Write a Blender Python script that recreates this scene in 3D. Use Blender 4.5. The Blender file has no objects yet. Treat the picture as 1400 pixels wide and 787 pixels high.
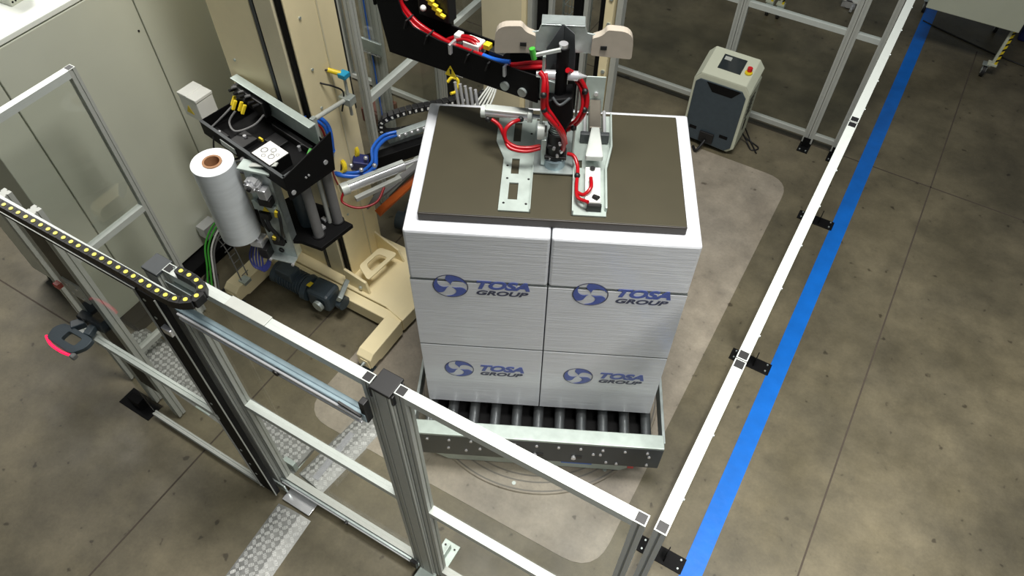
import bpy, math, random
from mathutils import Matrix, Vector
random.seed(4)
SC = bpy.context.scene
COL = SC.collection

# ------------------------------------------------------------------ camera
cd = bpy.data.cameras.new('camera'); cam = bpy.data.objects.new('camera', cd); COL.objects.link(cam)
cd.sensor_width = 36; cd.lens = 25.79; cd.clip_start = .05; cd.clip_end = 200
cam.matrix_world = Matrix(((0.860274,-0.405688,0.308782,0),(0.509783,0.676074,-0.532020,0),(0.007075,0.615095,0.788422,4.150),(0,0,0,1)))
SC.camera = cam
# ------------------------------------------------------------------ world, lamps, exposure
W = bpy.data.worlds.new('hall_light'); SC.world = W; W.use_nodes = True
W.node_tree.nodes['Background'].inputs[0].default_value = (.86, .95, 1, 1)
W.node_tree.nodes['Background'].inputs[1].default_value = .13
def area(name, loc, rot, sx, sy, power, spread=125, col=(1, .97, .92)):
    l = bpy.data.lights.new(name, 'AREA'); l.shape = 'RECTANGLE'; l.size = sx; l.size_y = sy
    l.energy = power; l.color = col; l.spread = math.radians(spread)
    o = bpy.data.objects.new(name, l); COL.objects.link(o); o.location = loc; o.rotation_euler = rot
    return o
area('hall_and_fill_lamp', (-.6, 1.9, 7.0), (0, 0, 0), 2.4, 1.2, 215, 120)
area('hall_and_fill_lamp', (1.9, .3, 5.8), (0, 0, 0), .9, 2.2, 170, 95)
area('hall_and_fill_lamp', (-6.2, 2.4, 4.4), (0, 0, 0), 1.0, 2.2, 190, 150)  # added fill lamp that brightens the cabinet top, no fixture known there
SC.view_settings.view_transform = 'Standard'; SC.view_settings.look = 'None'
SC.view_settings.gamma = 1; SC.view_settings.use_curve_mapping = False
SC.view_settings.exposure = 0.0

# ------------------------------------------------------------------ materials
def lin(c):
    return tuple((v/255/12.92 if v/255 <= .04045 else ((v/255+.055)/1.055)**2.4) for v in c) + (1,)
MATS = {}
def mat(name, rgb, rough=.5, metal=0., noise=.06, scale=18., bump=0., emit=0., spec=.5, stretch=None, bscale=None):
    if name in MATS: return MATS[name]
    m = bpy.data.materials.new(name); m.use_nodes = True; MATS[name] = m
    nt = m.node_tree; N = nt.nodes; L = nt.links; b = N['Principled BSDF']
    b.inputs['Roughness'].default_value = rough; b.inputs['Metallic'].default_value = metal
    b.inputs['Specular IOR Level'].default_value = spec
    c = lin(rgb)
    tc = N.new('ShaderNodeTexCoord'); mp = N.new('ShaderNodeMapping'); L.new(tc.outputs['Object'], mp.inputs[0])
    if stretch: mp.inputs['Scale'].default_value = stretch
    n = N.new('ShaderNodeTexNoise'); n.inputs['Scale'].default_value = scale; n.inputs['Detail'].default_value = 4
    L.new(mp.outputs[0], n.inputs[0])
    r = N.new('ShaderNodeValToRGB'); L.new(n.outputs[0], r.inputs[0])
    r.color_ramp.elements[0].position = .3; r.color_ramp.elements[1].position = .7
    r.color_ramp.elements[0].color = tuple(v*(1-noise) for v in c[:3])+(1,)
    r.color_ramp.elements[1].color = tuple(min(1, v*(1+noise)) for v in c[:3])+(1,)
    L.new(r.outputs[0], b.inputs['Base Color'])
    if bump:
        bp = N.new('ShaderNodeBump'); bp.inputs['Strength'].default_value = bump; bp.inputs['Distance'].default_value = .01
        n2 = N.new('ShaderNodeTexNoise'); n2.inputs['Scale'].default_value = bscale or scale*3; n2.inputs['Detail'].default_value = 3
        L.new(mp.outputs[0], n2.inputs[0]); L.new(n2.outputs[0], bp.inputs['Height']); L.new(bp.outputs[0], b.inputs['Normal'])
    if emit:
        b.inputs['Emission Color'].default_value = c; b.inputs['Emission Strength'].default_value = emit
    return m
def pane_mat(name, tint, gloss=.5, rough=.02):
    m = bpy.data.materials.new(name); m.use_nodes = True; nt = m.node_tree; N = nt.nodes; L = nt.links
    for q in list(N): N.remove(q)
    out = N.new('ShaderNodeOutputMaterial'); mx = N.new('ShaderNodeMixShader')
    tr = N.new('ShaderNodeBsdfTransparent'); tr.inputs[0].default_value = lin(tint)
    gl = N.new('ShaderNodeBsdfGlossy'); gl.inputs['Roughness'].default_value = rough
    fr = N.new('ShaderNodeFresnel'); fr.inputs[0].default_value = 1.5
    mu = N.new('ShaderNodeMath'); mu.operation = 'MULTIPLY'; mu.inputs[1].default_value = gloss
    L.new(fr.outputs[0], mu.inputs[0]); L.new(mu.outputs[0], mx.inputs[0])
    L.new(tr.outputs[0], mx.inputs[1]); L.new(gl.outputs[0], mx.inputs[2]); L.new(mx.outputs[0], out.inputs[0])
    return m

def floor_mat():
    m = bpy.data.materials.new('worn_concrete'); m.use_nodes = True; nt = m.node_tree; N = nt.nodes; L = nt.links; b = N['Principled BSDF']
    tc = N.new('ShaderNodeTexCoord')
    def noise(scale, det, rough=.55):
        n = N.new('ShaderNodeTexNoise'); n.inputs['Scale'].default_value = scale; n.inputs['Detail'].default_value = det
        n.inputs['Roughness'].default_value = rough; L.new(tc.outputs['Object'], n.inputs[0]); return n
    def ramp(n, p0, c0, p1, c1):
        r = N.new('ShaderNodeValToRGB'); L.new(n.outputs[0], r.inputs[0]); e = r.color_ramp.elements
        e[0].position = p0; e[0].color = c0; e[1].position = p1; e[1].color = c1; return r
    def mul(a, b2, f=1.):
        x = N.new('ShaderNodeMixRGB'); x.blend_type = 'MULTIPLY'; x.inputs[0].default_value = f
        L.new(a.outputs[0], x.inputs[1]); L.new(b2.outputs[0], x.inputs[2]); return x
    a = ramp(noise(1.3, 6), .35, lin((91, 86, 69)), .7, lin((123, 116, 95)))
    c = ramp(noise(4, 7, .7), .32, (.66, .65, .64, 1), .66, (1.08, 1.06, 1.04, 1))
    x2 = ramp(noise(.55, 3), .38, (.80, .80, .80, 1), .55, (1.04, 1.03, 1.0, 1)); d = ramp(noise(60, 3), .25, (.86, .86, .86, 1), .75, (1, 1, 1, 1))
    s = ramp(noise(16, 2, .4), .24, (.45, .43, .4, 1), .30, (1, 1, 1, 1))
    x = mul(mul(mul(mul(a, c), d), s), x2)
    L.new(x.outputs[0], b.inputs['Base Color'])
    rr = ramp(noise(3, 4), .3, (.38, .38, .38, 1), .7, (.6, .6, .6, 1)); L.new(rr.outputs[0], b.inputs['Roughness'])
    bp = N.new('ShaderNodeBump'); bp.inputs['Strength'].default_value = .12; bp.inputs['Distance'].default_value = .004
    L.new(noise(45, 5).outputs[0], bp.inputs['Height']); L.new(bp.outputs[0], b.inputs['Normal'])
    return m
def patch_mat():
    m = floor_mat(); m.name = 'pale_resin'
    for n in m.node_tree.nodes:
        if n.type == 'VALTORGB' and abs(n.color_ramp.elements[1].color[0]-lin((123, 116, 95))[0]) < 1e-3:
            n.color_ramp.elements[0].color = lin((138, 131, 119)); n.color_ramp.elements[1].color = lin((168, 161, 148))
        if n.type == 'BSDF_PRINCIPLED': n.inputs['Specular IOR Level'].default_value = .6
    return m

floor_m = floor_mat(); patch_m = patch_mat(); tread_m = mat('tread_aluminium', (136, 137, 134), .5, .3, .12, 40)
blue_m = mat('blue_floor_paint', (0, 104, 200), .45, noise=.10, scale=7, bump=.1)
alu_m = mat('anodised_aluminium', (178, 181, 175), .5, .12, .03, 30)
alu_w = mat('bright_aluminium', (194, 200, 195), .42, .15, .02, 30)
steel_m = mat('galvanised_steel', (188, 198, 196), .36, .65, .12, 22)
zinc_m = mat('blue_zinc_steel', (150, 170, 178), .32, .35, .08, 22)
chrome_m = mat('polished_metal', (214, 215, 218), .22, .6, .04, 20)
galv_w = mat('pale_zinc_plate', (178, 190, 184), .42, .35, .10, 16)
cream_m = mat('cream_paint', (236, 222, 180), .42, 0, .03, 8, .03)
cream2_m = mat('cream_grey_paint', (212, 203, 172), .45, 0, .03, 8)
cab_m = mat('grey_green_paint', (196, 199, 184), .30, 0, .02, 4)
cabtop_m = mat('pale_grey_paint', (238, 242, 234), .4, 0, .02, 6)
cabw_m = mat('pale_cream_paint', (196, 200, 180), .45, 0, .02, 6)
black_m = mat('black_paint', (12, 12, 13), .6, 0, .1, 30, spec=.15)
blackp_m = mat('black_plastic', (16, 16, 17), .5, 0, .1, 30)
dkgrey_m = mat('dark_grey_plastic', (62, 66, 68), .5, 0, .05, 30)
slate_m = mat('slate_blue_paint', (56, 68, 76), .42, 0, .08, 30, .05)
roller_m = mat('grey_rubber', (112, 112, 112), .55, 0, .04, 30)
dkroller_m = mat('slate_rubber', (84, 86, 90), .4, 0, .06, 30)
white_m = mat('white_plastic', (226, 227, 222), .4, 0, .02, 20)
film_m = mat('film_reel_plastic', (204, 210, 213), .22, 0, .06, 6, .05, stretch=(1, 1, 6))
filmend_m = mat('film_reel_end', (236, 240, 242), .35, 0, .02, 30)
card_m = mat('cardboard_core', (160, 118, 84), .7, 0, .1, 40)
box_m = mat('white_wrapped_carton', (202, 205, 210), .35, 0, .035, 3, .22, stretch=(1, 1, 22), bscale=5)
for n_ in box_m.node_tree.nodes:
    if n_.type == 'BSDF_PRINCIPLED': n_.inputs['Coat Weight'].default_value = .5; n_.inputs['Coat Roughness'].default_value = .12
boxtop_m = mat('white_carton', (232, 235, 238), .5, 0, .02, 10)
lid_m = mat('olive_brown_board', (58, 54, 38), .5, 0, .04, 8)
lidedge_m = mat('dark_brown_edge', (44, 39, 33), .5, 0, .05, 10)
ink_m = mat('blue_ink', (76, 92, 162), .35, 0, .10, 60)
inkd_m = mat('dark_ink', (58, 62, 84), .4, 0, .05, 60)
red_m = mat('red_hose_rubber', (158, 8, 20), .28, 0, .05, 30)
dred_m = mat('dark_red_rubber', (140, 20, 26), .35, 0, .05, 30)
bhose_m = mat('blue_hose', (34, 98, 196), .3, 0, .05, 30)
navy_m = mat('navy_plastic', (38, 44, 100), .4, 0, .05, 30)
yel_m = mat('yellow_plastic', (226, 200, 40), .45, 0, .05, 30)
ylw_m = mat('pale_yellow_pin', (232, 222, 92), .4, 0, .05, 30)
green_m = mat('green_wire', (70, 168, 60), .4, 0, .05, 30)
orange_m = mat('orange_rubber', (176, 84, 28), .45, 0, .05, 30)
redp_m = mat('red_plastic', (204, 24, 28), .35, 0, .02, 30)
pink_m = mat('red_light_strip', (255, 30, 80), .4, 0, 0, 30, emit=1.2)
paper_m = mat('paper_sheet', (228, 228, 224), .7, 0, .02, 30)
screen_m = mat('dark_screen', (38, 44, 46), .12, 0, .05, 30)
cyan_m = mat('cyan_plastic', (30, 150, 190), .4, 0, .02, 30)
tyre_m = mat('black_tyre', (28, 28, 28), .6, 0, .05, 30)
joint_m = mat('dark_floor_joint', (70, 62, 53), .9, 0, .1, 30)
brown_m = mat('rusty_brown_box', (104, 62, 50), .6, 0, .1, 20)
zincd_m = mat('worn_zinc_tube', (120, 124, 126), .3, .8, .1, 30)
gpane_m = pane_mat('clear_polycarbonate', (250, 251, 250), .12)

# ------------------------------------------------------------------ mesh collector
class MB:
    def __init__(s, xf=None): s.v = []; s.f = []; s.sm = []; s.xf = xf; s.cut = []; s.depth = 0
    def add(s, vs, fs, smooth=False):
        k = len(s.v)
        if not s.depth: s.cut.append((k, len(s.f)))
        for p in vs:
            p = Vector(p); s.v.append(s.xf @ p if s.xf else p)
        for f in fs: s.f.append([i+k for i in f]); s.sm.append(smooth)
        return s
    def box(s, a, b):
        (x0, y0, z0), (x1, y1, z1) = a, b
        return s.add([(x0,y0,z0),(x1,y0,z0),(x1,y1,z0),(x0,y1,z0),(x0,y0,z1),(x1,y0,z1),(x1,y1,z1),(x0,y1,z1)],
              [(0,3,2,1),(4,5,6,7),(0,1,5,4),(1,2,6,5),(2,3,7,6),(3,0,4,7)])
    def obox(s, c, size, rot=(0, 0, 0)):          # centre, full size, euler degrees
        R = Matrix.LocRotScale(Vector(c), __import__('mathutils').Euler([math.radians(r) for r in rot]), Vector(size))
        vs = [R @ Vector((x, y, z)) for z in (-.5, .5) for (x, y) in ((-.5,-.5),(.5,-.5),(.5,.5),(-.5,.5))]
        return s.add(vs, [(0,3,2,1),(4,5,6,7),(0,1,5,4),(1,2,6,5),(2,3,7,6),(3,0,4,7)])
    def beam(s, p, q, w, h, up=(0, 0, 1)):         # box between two points, w sideways, h along up
        p = Vector(p); q = Vector(q); d = (q-p).normalized(); u = Vector(up)
        sd = d.cross(u)
        if sd.length < 1e-4: sd = d.cross(Vector((0, 1, 0)))
        sd.normalize(); u = sd.cross(d).normalized()
        vs = []
        for c in (p, q):
            for (a, b) in ((-1,-1),(1,-1),(1,1),(-1,1)): vs.append(c+sd*a*w/2+u*b*h/2)
        return s.add(vs, [(0,1,2,3),(7,6,5,4),(0,4,5,1),(1,5,6,2),(2,6,7,3),(3,7,4,0)])
    def cyl(s, p, q, r, r2=None, n=20, hole=0.):
        p = Vector(p); q = Vector(q); d = (q-p).normalized(); r2 = r if r2 is None else r2
        a = d.orthogonal().normalized(); b = d.cross(a)
        cs = [(math.cos(2*math.pi*i/n), math.sin(2*math.pi*i/n)) for i in range(n)]
        vs = [p+(a*c+b*t)*r for c, t in cs]+[q+(a*c+b*t)*r2 for c, t in cs]
        s.add(vs, [(i, (i+1)%n, n+(i+1)%n, n+i) for i in range(n)], True)
        if hole:
            vs = [p+(a*c+b*t)*r for c, t in cs]+[p+(a*c+b*t)*hole for c, t in cs]+[q+(a*c+b*t)*r2 for c, t in cs]+[q+(a*c+b*t)*hole for c, t in cs]
            s.add(vs, [(n+i, n+(i+1)%n, (i+1)%n, i) for i in range(n)]+[(2*n+i, 2*n+(i+1)%n, 3*n+(i+1)%n, 3*n+i) for i in range(n)])
            s.add(vs, [(3*n+i, 3*n+(i+1)%n, n+(i+1)%n, n+i) for i in range(n)], True)
        else:
            s.add(vs, [tuple(range(n))[::-1], tuple(range(n, 2*n))])
        return s
    def tube(s, pts, r, n=8, sub=6, closed=False):
        P = [Vector(p) for p in pts]; S = []
        m = len(P)
        for i in range(m-1):
            p0 = P[max(i-1, 0)]; p1 = P[i]; p2 = P[i+1]; p3 = P[min(i+2, m-1)]
            for k in range(sub):
                t = k/sub
                S.append(.5*((2*p1)+(p2-p0)*t+(2*p0-5*p1+4*p2-p3)*t*t+(3*p1-p0-3*p2+p3)*t**3))
        S.append(P[-1]); a = None; vs = []
        for i, c in enumerate(S):
            d = (S[min(i+1, len(S)-1)]-S[max(i-1, 0)]).normalized()
            a = d.orthogonal().normalized() if a is None else (a-d*a.dot(d)).normalized()
            b = d.cross(a)
            for j in range(n):
                t = 2*math.pi*j/n; vs.append(c+(a*math.cos(t)+b*math.sin(t))*r)
        L = len(S)
        s.add(vs, [(i*n+j, i*n+(j+1)%n, (i+1)*n+(j+1)%n, (i+1)*n+j) for i in range(L-1) for j in range(n)], True)
        s.add([vs[j] for j in range(n)], [tuple(range(n))[::-1]]); s.add([vs[(L-1)*n+j] for j in range(n)], [tuple(range(n))])
        return s
    def prism(s, poly, f, t0, t1):                 # f(u, v, t) -> point
        n = len(poly); vs = [f(u, v, t0) for u, v in poly]+[f(u, v, t1) for u, v in poly]
        return s.add(vs, [tuple(range(n))[::-1], tuple(range(n, 2*n))]+[(i, (i+1)%n, n+(i+1)%n, n+i) for i in range(n)])
    def profile(s, p, q, w=.04, h=.04, up=(0, 0, 1), slot=.008, dep=.006, ns=1, hole=0.):   # slotted extrusion
        p = Vector(p); q = Vector(q); d = (q-p).normalized(); u = Vector(up); sd = d.cross(u)
        if sd.length < 1e-4: sd = Vector((1, 0, 0))
        sd.normalize(); u = sd.cross(d).normalized()
        def side(L):
            out = []; c = [0] if L < .06 or ns == 1 else [-L*.36, L*.36]
            for x in c: out += [(x-slot/2, 0), (x-slot/2, dep), (x+slot/2, dep), (x+slot/2, 0)]
            return out
        poly = []
        for (ang, L, off) in ((0, w, h/2), (90, h, w/2), (180, w, h/2), (270, h, w/2)):
            ca, sa = math.cos(math.radians(ang)), math.sin(math.radians(ang))
            for (x, dd) in [(-L/2, 0)]+side(L):
                X, Y = x, -off+dd; poly.append((X*ca-Y*sa, X*sa+Y*ca))
        return s.prism(poly, lambda a, b, t: (p+(q-p)*t)+sd*a+u*b, 0, 1)
    def sphere(s, c, r, n=12, m=7, sc=(1, 1, 1)):
        c = Vector(c); vs = [c+Vector((0, 0, r*sc[2]))]
        for i in range(1, m):
            for j in range(n):
                th = math.pi*i/m; ph = 2*math.pi*j/n
                vs.append(c+Vector((r*sc[0]*math.sin(th)*math.cos(ph), r*sc[1]*math.sin(th)*math.sin(ph), r*sc[2]*math.cos(th))))
        vs.append(c-Vector((0, 0, r*sc[2]))); f = [(0, 1+j, 1+(j+1)%n) for j in range(n)]
        for i in range(m-2):
            for j in range(n): f.append((1+i*n+j, 1+(i+1)*n+j, 1+(i+1)*n+(j+1)%n, 1+i*n+(j+1)%n))
        k = 1+(m-2)*n; f += [(k+(j+1)%n, k+j, len(vs)-1) for j in range(n)]
        return s.add(vs, f, True)
    def build(s, name, m, parent=None, bevel=0., label=None, kind=None):
        if name in SINGLY and len(s.cut) > 1:            # every bolt, clip, hose ... an object of its own
            ends = s.cut[1:]+[(len(s.v), len(s.f))]; o = None
            for (v0, f0), (v1, f1) in zip(s.cut, ends):
                q = MB(); q.v = s.v[v0:v1]; q.f = [[i-v0 for i in f] for f in s.f[f0:f1]]; q.sm = s.sm[f0:f1]; q.cut = [(0, 0)]
                o = q.build(name, m, parent, bevel)
            return o
        me = bpy.data.meshes.new(name); me.from_pydata([tuple(v) for v in s.v], [], s.f); me.materials.append(m)
        me.polygons.foreach_set('use_smooth', s.sm); me.update()
        o = bpy.data.objects.new(name, me); COL.objects.link(o)
        if parent: par(o, parent)
        if bevel:
            b = o.modifiers.new('bevel', 'BEVEL'); b.width = bevel; b.segments = 2; b.limit_method = 'ANGLE'; b.angle_limit = math.radians(40)
        if label: o['label'] = label
        if kind: o['kind'] = kind
        return o
def whole(fn):
    def g(s, *a, **k):
        if not s.depth: s.cut.append((len(s.v), len(s.f)))
        s.depth += 1; fn(s, *a, **k); s.depth -= 1
        return s
    return g
for n_ in ('cyl', 'tube'): setattr(MB, n_, whole(getattr(MB, n_)))
SINGLY = {'bolt', 'bolt_hole', 'rail_screw', 'stile_screw', 'hinge_bolt', 'panel_bolt', 'plate_bolt', 'roller_collar', 'rail_bolt', 'door_screw', 'plug',
          'guide_rod', 'fitting', 'black_fitting', 'pivot_fitting', 'swivel_fitting', 'hose_tie', 'hose_clip', 'side_vent', 'disc_screw', 'steel_pipe',
          'grey_cable', 'post_bolt', 'arm_bolt', 'red_hose', 'pivot_disc', 'upright_bolt', 'bar_bolt', 'cable_gland', 'white_knob', 'black_cable',
          'floor_cable', 'loose_cable', 'green_wire', 'tray_bolt', 'cylinder_end', 'emblem_blade', 'clip_screw', 'actuator_fitting', 'tray_part'}
def par(o, p):
    o.parent = p
    if p.type == 'EMPTY': o.matrix_parent_inverse = Matrix.Translation(p.location).inverted()
def tag(o, label, cat, group=None, kind=None):
    o['label'] = label; o['category'] = cat
    if group: o['group'] = group
    if kind: o['kind'] = kind
    return o
def thing(name, loc, label, cat, group=None):
    o = bpy.data.objects.new(name, None); COL.objects.link(o); o.location = loc; o.empty_display_size = .05
    return tag(o, label, cat, group)
def shell(o, *a): pass
def B(a, b, xf=None): return MB(xf).box(a, b)

# ------------------------------------------------------------------ floor
o = B((-16, -8, -.2), (12, 22, 0)).build('floor', floor_m, kind='structure')
def strip(name, x0, y0, x1, y1, w, m, z=.002, parent=None, t=.002):
    p = Vector((x0, y0, z)); q = Vector((x1, y1, z))
    return MB().beam(p, q, w, t).build(name, m, parent)
for (x0, y0, x1, y1) in ((.75, -6, .75, 7.6), (-2.58, -6, -2.63, 20), (-16, 5.62, 12, 5.30), (-16, .95, -3.9, .97)):
    o = strip('trim_1', x0, y0, x1, y1, .010, joint_m, .0008, t=.0012); o['kind'] = 'structure'
# blue lane stripe
o = strip('floor_stripe', .252, -3, .19, 20, .113, blue_m, .0015); tag(o, 'long blue painted stripe on concrete floor outside the right fence', 'floor marking')
# pale rounded floor patch
pp = [(-.30, 1.36), (-.47, 1.33)]
def rounded(pts, r, seg=6):
    out = []; n = len(pts)
    for i in range(n):
        a, b, c = Vector(pts[i-1]), Vector(pts[i]), Vector(pts[(i+1) % n])
        u = (a-b).normalized(); v = (c-b).normalized(); rr = r[i] if isinstance(r, (list, tuple)) else r
        p0 = b+u*rr; p2 = b+v*rr
        for k in range(seg+1):
            t = k/seg; out.append(tuple((1-t)**2*p0+2*t*(1-t)*b+t*t*p2))
    return out
poly = rounded([(-2.25, 1.26), (-.22, 1.31), (-.25, 4.90), (-2.2, 4.9)], .20)
o = MB().prism(poly, lambda a, b, t: (a, b, t), .0002, .003).build('floor_coating', patch_m)
tag(o, 'pale smooth rounded rectangle coated on floor under the turntable', 'floor coating')

# ------------------------------------------------------------------ fences
def pane(x, parent, name='pane'): return x.build(name, gpane_m, parent)
def fence_panel(p, q, label, group=None, zt=2.0, zm=1.02, zb=.11, foot=None, ends=(1, 1), w=.04, capgap=True, rail_m=alu_w, name='safety_fence'):
    p = Vector((p[0], p[1], 0)); q = Vector((q[0], q[1], 0)); d = (q-p).normalized(); sd = Vector((-d.y, d.x, 0))
    t = thing(name, p, label, 'fence', group)
    up = Vector((0, 0, 1))
    for k, c in enumerate((p+d*w/2, q-d*w/2)):
        if not ends[k]: continue
        st = MB().profile(c+up*.03, c+up*zt, w, w, up=d).build('stile', alu_m, t)
        MB().beam(c+up*(zt-.001), c+up*(zt+.001), w, w, up=d).build('end_frame', alu_w, st)
        MB().beam(c+up*(zt-.001), c+up*(zt+.002), w*.80, w*.80, up=d).build('tube_end_shade', blackp_m, st)  # black square paints the shade inside the open tube end
    a = p+d*w*(1 if ends[0] else 0); b = q-d*w*(1 if ends[1] else 0)
    for nm, z in (('top_rail', zt-w/2), ('middle_rail', zm), ('bottom_rail', zb)):
        if z is None: continue
        MB().profile(a+up*z, b+up*z, w, w, slot=.0006, dep=.0004).build(nm, rail_m if nm == 'top_rail' else (alu_w if nm == 'middle_rail' else alu_m), t)
    for z0, z1 in ((zb+w/2, zm-w/2), (zm+w/2, zt-w)):
        MB().beam(a+up*(z0+z1)/2, b+up*(z0+z1)/2, .005, (z1-z0)+.01).build('pane', gpane_m, t)
    return t
def foot(c, dx, dy, parent, m=black_m, nm='foot_plate'):
    c = Vector(c); f = MB(); f.box((c.x-dx/2, c.y-dy/2, 0.0), (c.x+dx/2, c.y+dy/2, .008)); return f.build(nm, m, parent, .002)
def footfull(c, parent, ax='x', L=.26, wd=.085):
    """flat plate straddling the posts plus upright lugs and bolts"""
    c = Vector(c); f = MB()
    if ax == 'x':
        f.box((c.x-L/2, c.y-wd/2, 0), (c.x+L/2, c.y+wd/2, .008)); f.box((c.x+.024, c.y-.03, .008), (c.x+.03, c.y+.03, .10)); f.box((c.x-.03, c.y-.03, .008), (c.x-.024, c.y+.03, .10))
    else:
        f.box((c.x-wd/2, c.y-L/2, 0), (c.x+wd/2, c.y+L/2, .008)); f.box((c.x-.03, c.y-.03, .008), (c.x+.03, c.y-.024, .10)); f.box((c.x-.03, c.y+.024, .008), (c.x+.03, c.y+.03, .10))
    fo = f.build('foot_plate', black_m, parent, .002)
    b = MB()
    for s_ in (-1, 1):
        for e in (-1, 1):
            if ax == 'x': b.cyl((c.x+s_*L*.4, c.y+e*wd*.28, .008), (c.x+s_*L*.4, c.y+e*wd*.28, .016), .006, n=8)
            else: b.cyl((c.x+e*wd*.28, c.y+s_*L*.4, .008), (c.x+e*wd*.28, c.y+s_*L*.4, .016), .006, n=8)
    b.build('bolt', steel_m, fo)
    return fo
G = 'aluminium guard panels of the right fence line'
ys = [.885, 1.588, 3.068, 4.57, 5.44]
lb = ['short aluminium fence panel at the near corner of right fence line, nearest the camera',
      'aluminium fence panel beside blue stripe, second from the near corner',
      'aluminium fence panel beside blue stripe, third from the near corner, right of the small cart',
      'far end panel of the right fence line, ending at the back fence corner']
for i in range(4):
    t = fence_panel((.0, ys[i]+.002), (.0, ys[i+1]-.002), lb[i], G)
    if i < 3: footfull((.055, ys[i+1]+.012, 0), t, 'x', .27, .095)
    # small screw heads along the outer edge
    b = MB()
    for k in range(int((ys[i+1]-ys[i])/.25)): b.cyl((.02, ys[i]+.14+k*.25, 1.985), (.024, ys[i]+.14+k*.25, 1.985), .005, n=8)
    b.build('rail_screw', steel_m, t)
# joint clips on tops
GB = 'aluminium guard panels of the back fence'
xs = [-2.12, -1.10, -.275, -.03]
lb = ['back fence panel left of the small grey cart, behind the white load', 'back fence panel directly behind the small grey cart with two castors visible through it',
      'narrow back fence panel between the cart and the corner']
for i in range(3):
    t = fence_panel((xs[i]+.002, 5.42), (xs[i+1]-.002, 5.42), lb[i], GB, zm=1.06)
    footfull((xs[i+1], 5.40, 0), t, 'y', .20, .09)
    if i == 0: footfull((xs[0], 5.38, 0), t, 'y', .2, .09)

# front fence
t = fence_panel((-.955, .885), (-.045, .90), 'front fence panel crossing before the roller conveyor, right of the black capped post', 'front guard panels', zm=.96)
c = thing('fence_post', (-1.0, .885, 0), 'thick grey fence post with black square cap between door and front panel', 'post')
MB().profile((-1.0, .885, .01), (-1.0, .885, 1.985), .08, .075, up=(1, 0, 0), ns=2, slot=.006).build('post_body', alu_m, c)
B((-1.043, .842, 1.985), (-.957, .928, 2.0)).build('post_cap', blackp_m, c, .003)
B((-1.048, .842, 1.93), (-1.038, .928, 1.99)).build('cap_clip', blackp_m, c, .002); B((-.962, .85, 1.93), (-.952, .92, 1.985)).build('cap_clip', blackp_m, c, .002)
f = MB(); f.box((-1.03, .93, 0), (-.93, 1.06, .008)); f.box((-1.035, .93, .008), (-.96, .938, .12)); f.box((-.98, .93, .008), (-.97, 1.03, .07)); fp = f.build('foot_bracket', galv_w, c, .002)
b = MB()
for (x, y) in ((-1.01, 1.03), (-.95, 1.03), (-.98, .99)): b.cyl((x, y, .008), (x, y, .012), .006, n=10)
b.build('bolt_hole', blackp_m, fp)
B((-1.05, .78, 0), (-.95, .86, .06)).build('floor_clamp', galv_w, c, .003)

# fixed panel beside the door
t = fence_panel((-2.02, .865), (-1.045, .872), 'front fence panel behind the sliding door track, left of the black capped post', 'front guard panels', zm=.97)
sl = MB().beam((-1.70, .868, 2.001), (-1.51, .869, 2.001), .046, .010).build('rail_sleeve', alu_m, t, .002)
B((-1.06, .855, 1.93), (-1.045, .89, 1.998)).build('rail_end_cap', blackp_m, t)
# post with cap at the left of the door opening
c = thing('fence_post', (-2.06, .855, 0), 'grey fence post with flat dark cap below the yellow dotted cable chain', 'post')
MB().profile((-2.06, .855, .01), (-2.06, .855, 1.985), .075, .075, up=(1, 0, 0), ns=2, slot=.006).build('post_body', alu_m, c)
B((-2.102, .815, 1.985), (-2.018, .897, 2.0)).build('post_cap', dkgrey_m, c, .003)
f = MB(); f.box((-2.15, .95, 0), (-2.02, 1.07, .008)); f.box((-2.1, .93, 0), (-2.02, .96, .09)); f.build('foot_bracket', galv_w, c, .002)

# sliding door track (fixed telescopic rails)
c = thing('door_track', (-1.5, .80, 1.8), 'pair of bluish steel telescopic rails across the door opening below the top rail', 'door track')
MB().beam((-1.97, .80, 1.83), (-1.05, .805, 1.83), .018, .05).build('outer_rail', zinc_m, c, .004)
MB().beam((-1.95, .782, 1.842), (-1.06, .787, 1.842), .010, .014).build('slide_bar', chrome_m, c, .003)
MB().beam((-1.95, .782, 1.815), (-1.06, .787, 1.815), .010, .012).build('slide_bar', chrome_m, c, .003)
MB().beam((-1.96, .815, 1.85), (-1.05, .82, 1.85), .02, .02).build('inner_rail', zinc_m, c, .004)
MB().cyl((-1.45, .775, 1.83), (-1.45, .792, 1.83), .014, n=12).build('rail_bolt', blackp_m, c)
MB().beam((-1.16, .79, 1.865), (-1.06, .79, 1.855), .008, .012).build('end_stop', blackp_m, c)
B((-1.07, .80, 1.80), (-1.045, .83, 1.93)).build('end_bracket', blackp_m, c, .003)
c = thing('door_track', (-1.5, .84, .1), 'steel lower guide rail of the sliding door close to the floor', 'door track')
MB().beam((-2.02, .835, .10), (-1.05, .845, .10), .016, .03).build('outer_rail', steel_m, c, .004)
MB().beam((-2.0, .822, .107), (-1.06, .832, .107), .008, .010).build('slide_bar', chrome_m, c, .003)
MB().cyl((-1.53, .815, .105), (-1.53, .83, .105), .012, n=12).build('rail_bolt', blackp_m, c)
B((-1.09, .82, .085), (-1.05, .84, .16)).build('end_bracket', blackp_m, c, .003)
B((-2.06, .80, .04), (-1.96, .81, .12)).build('mounting_plate', steel_m, c, .002)

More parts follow.
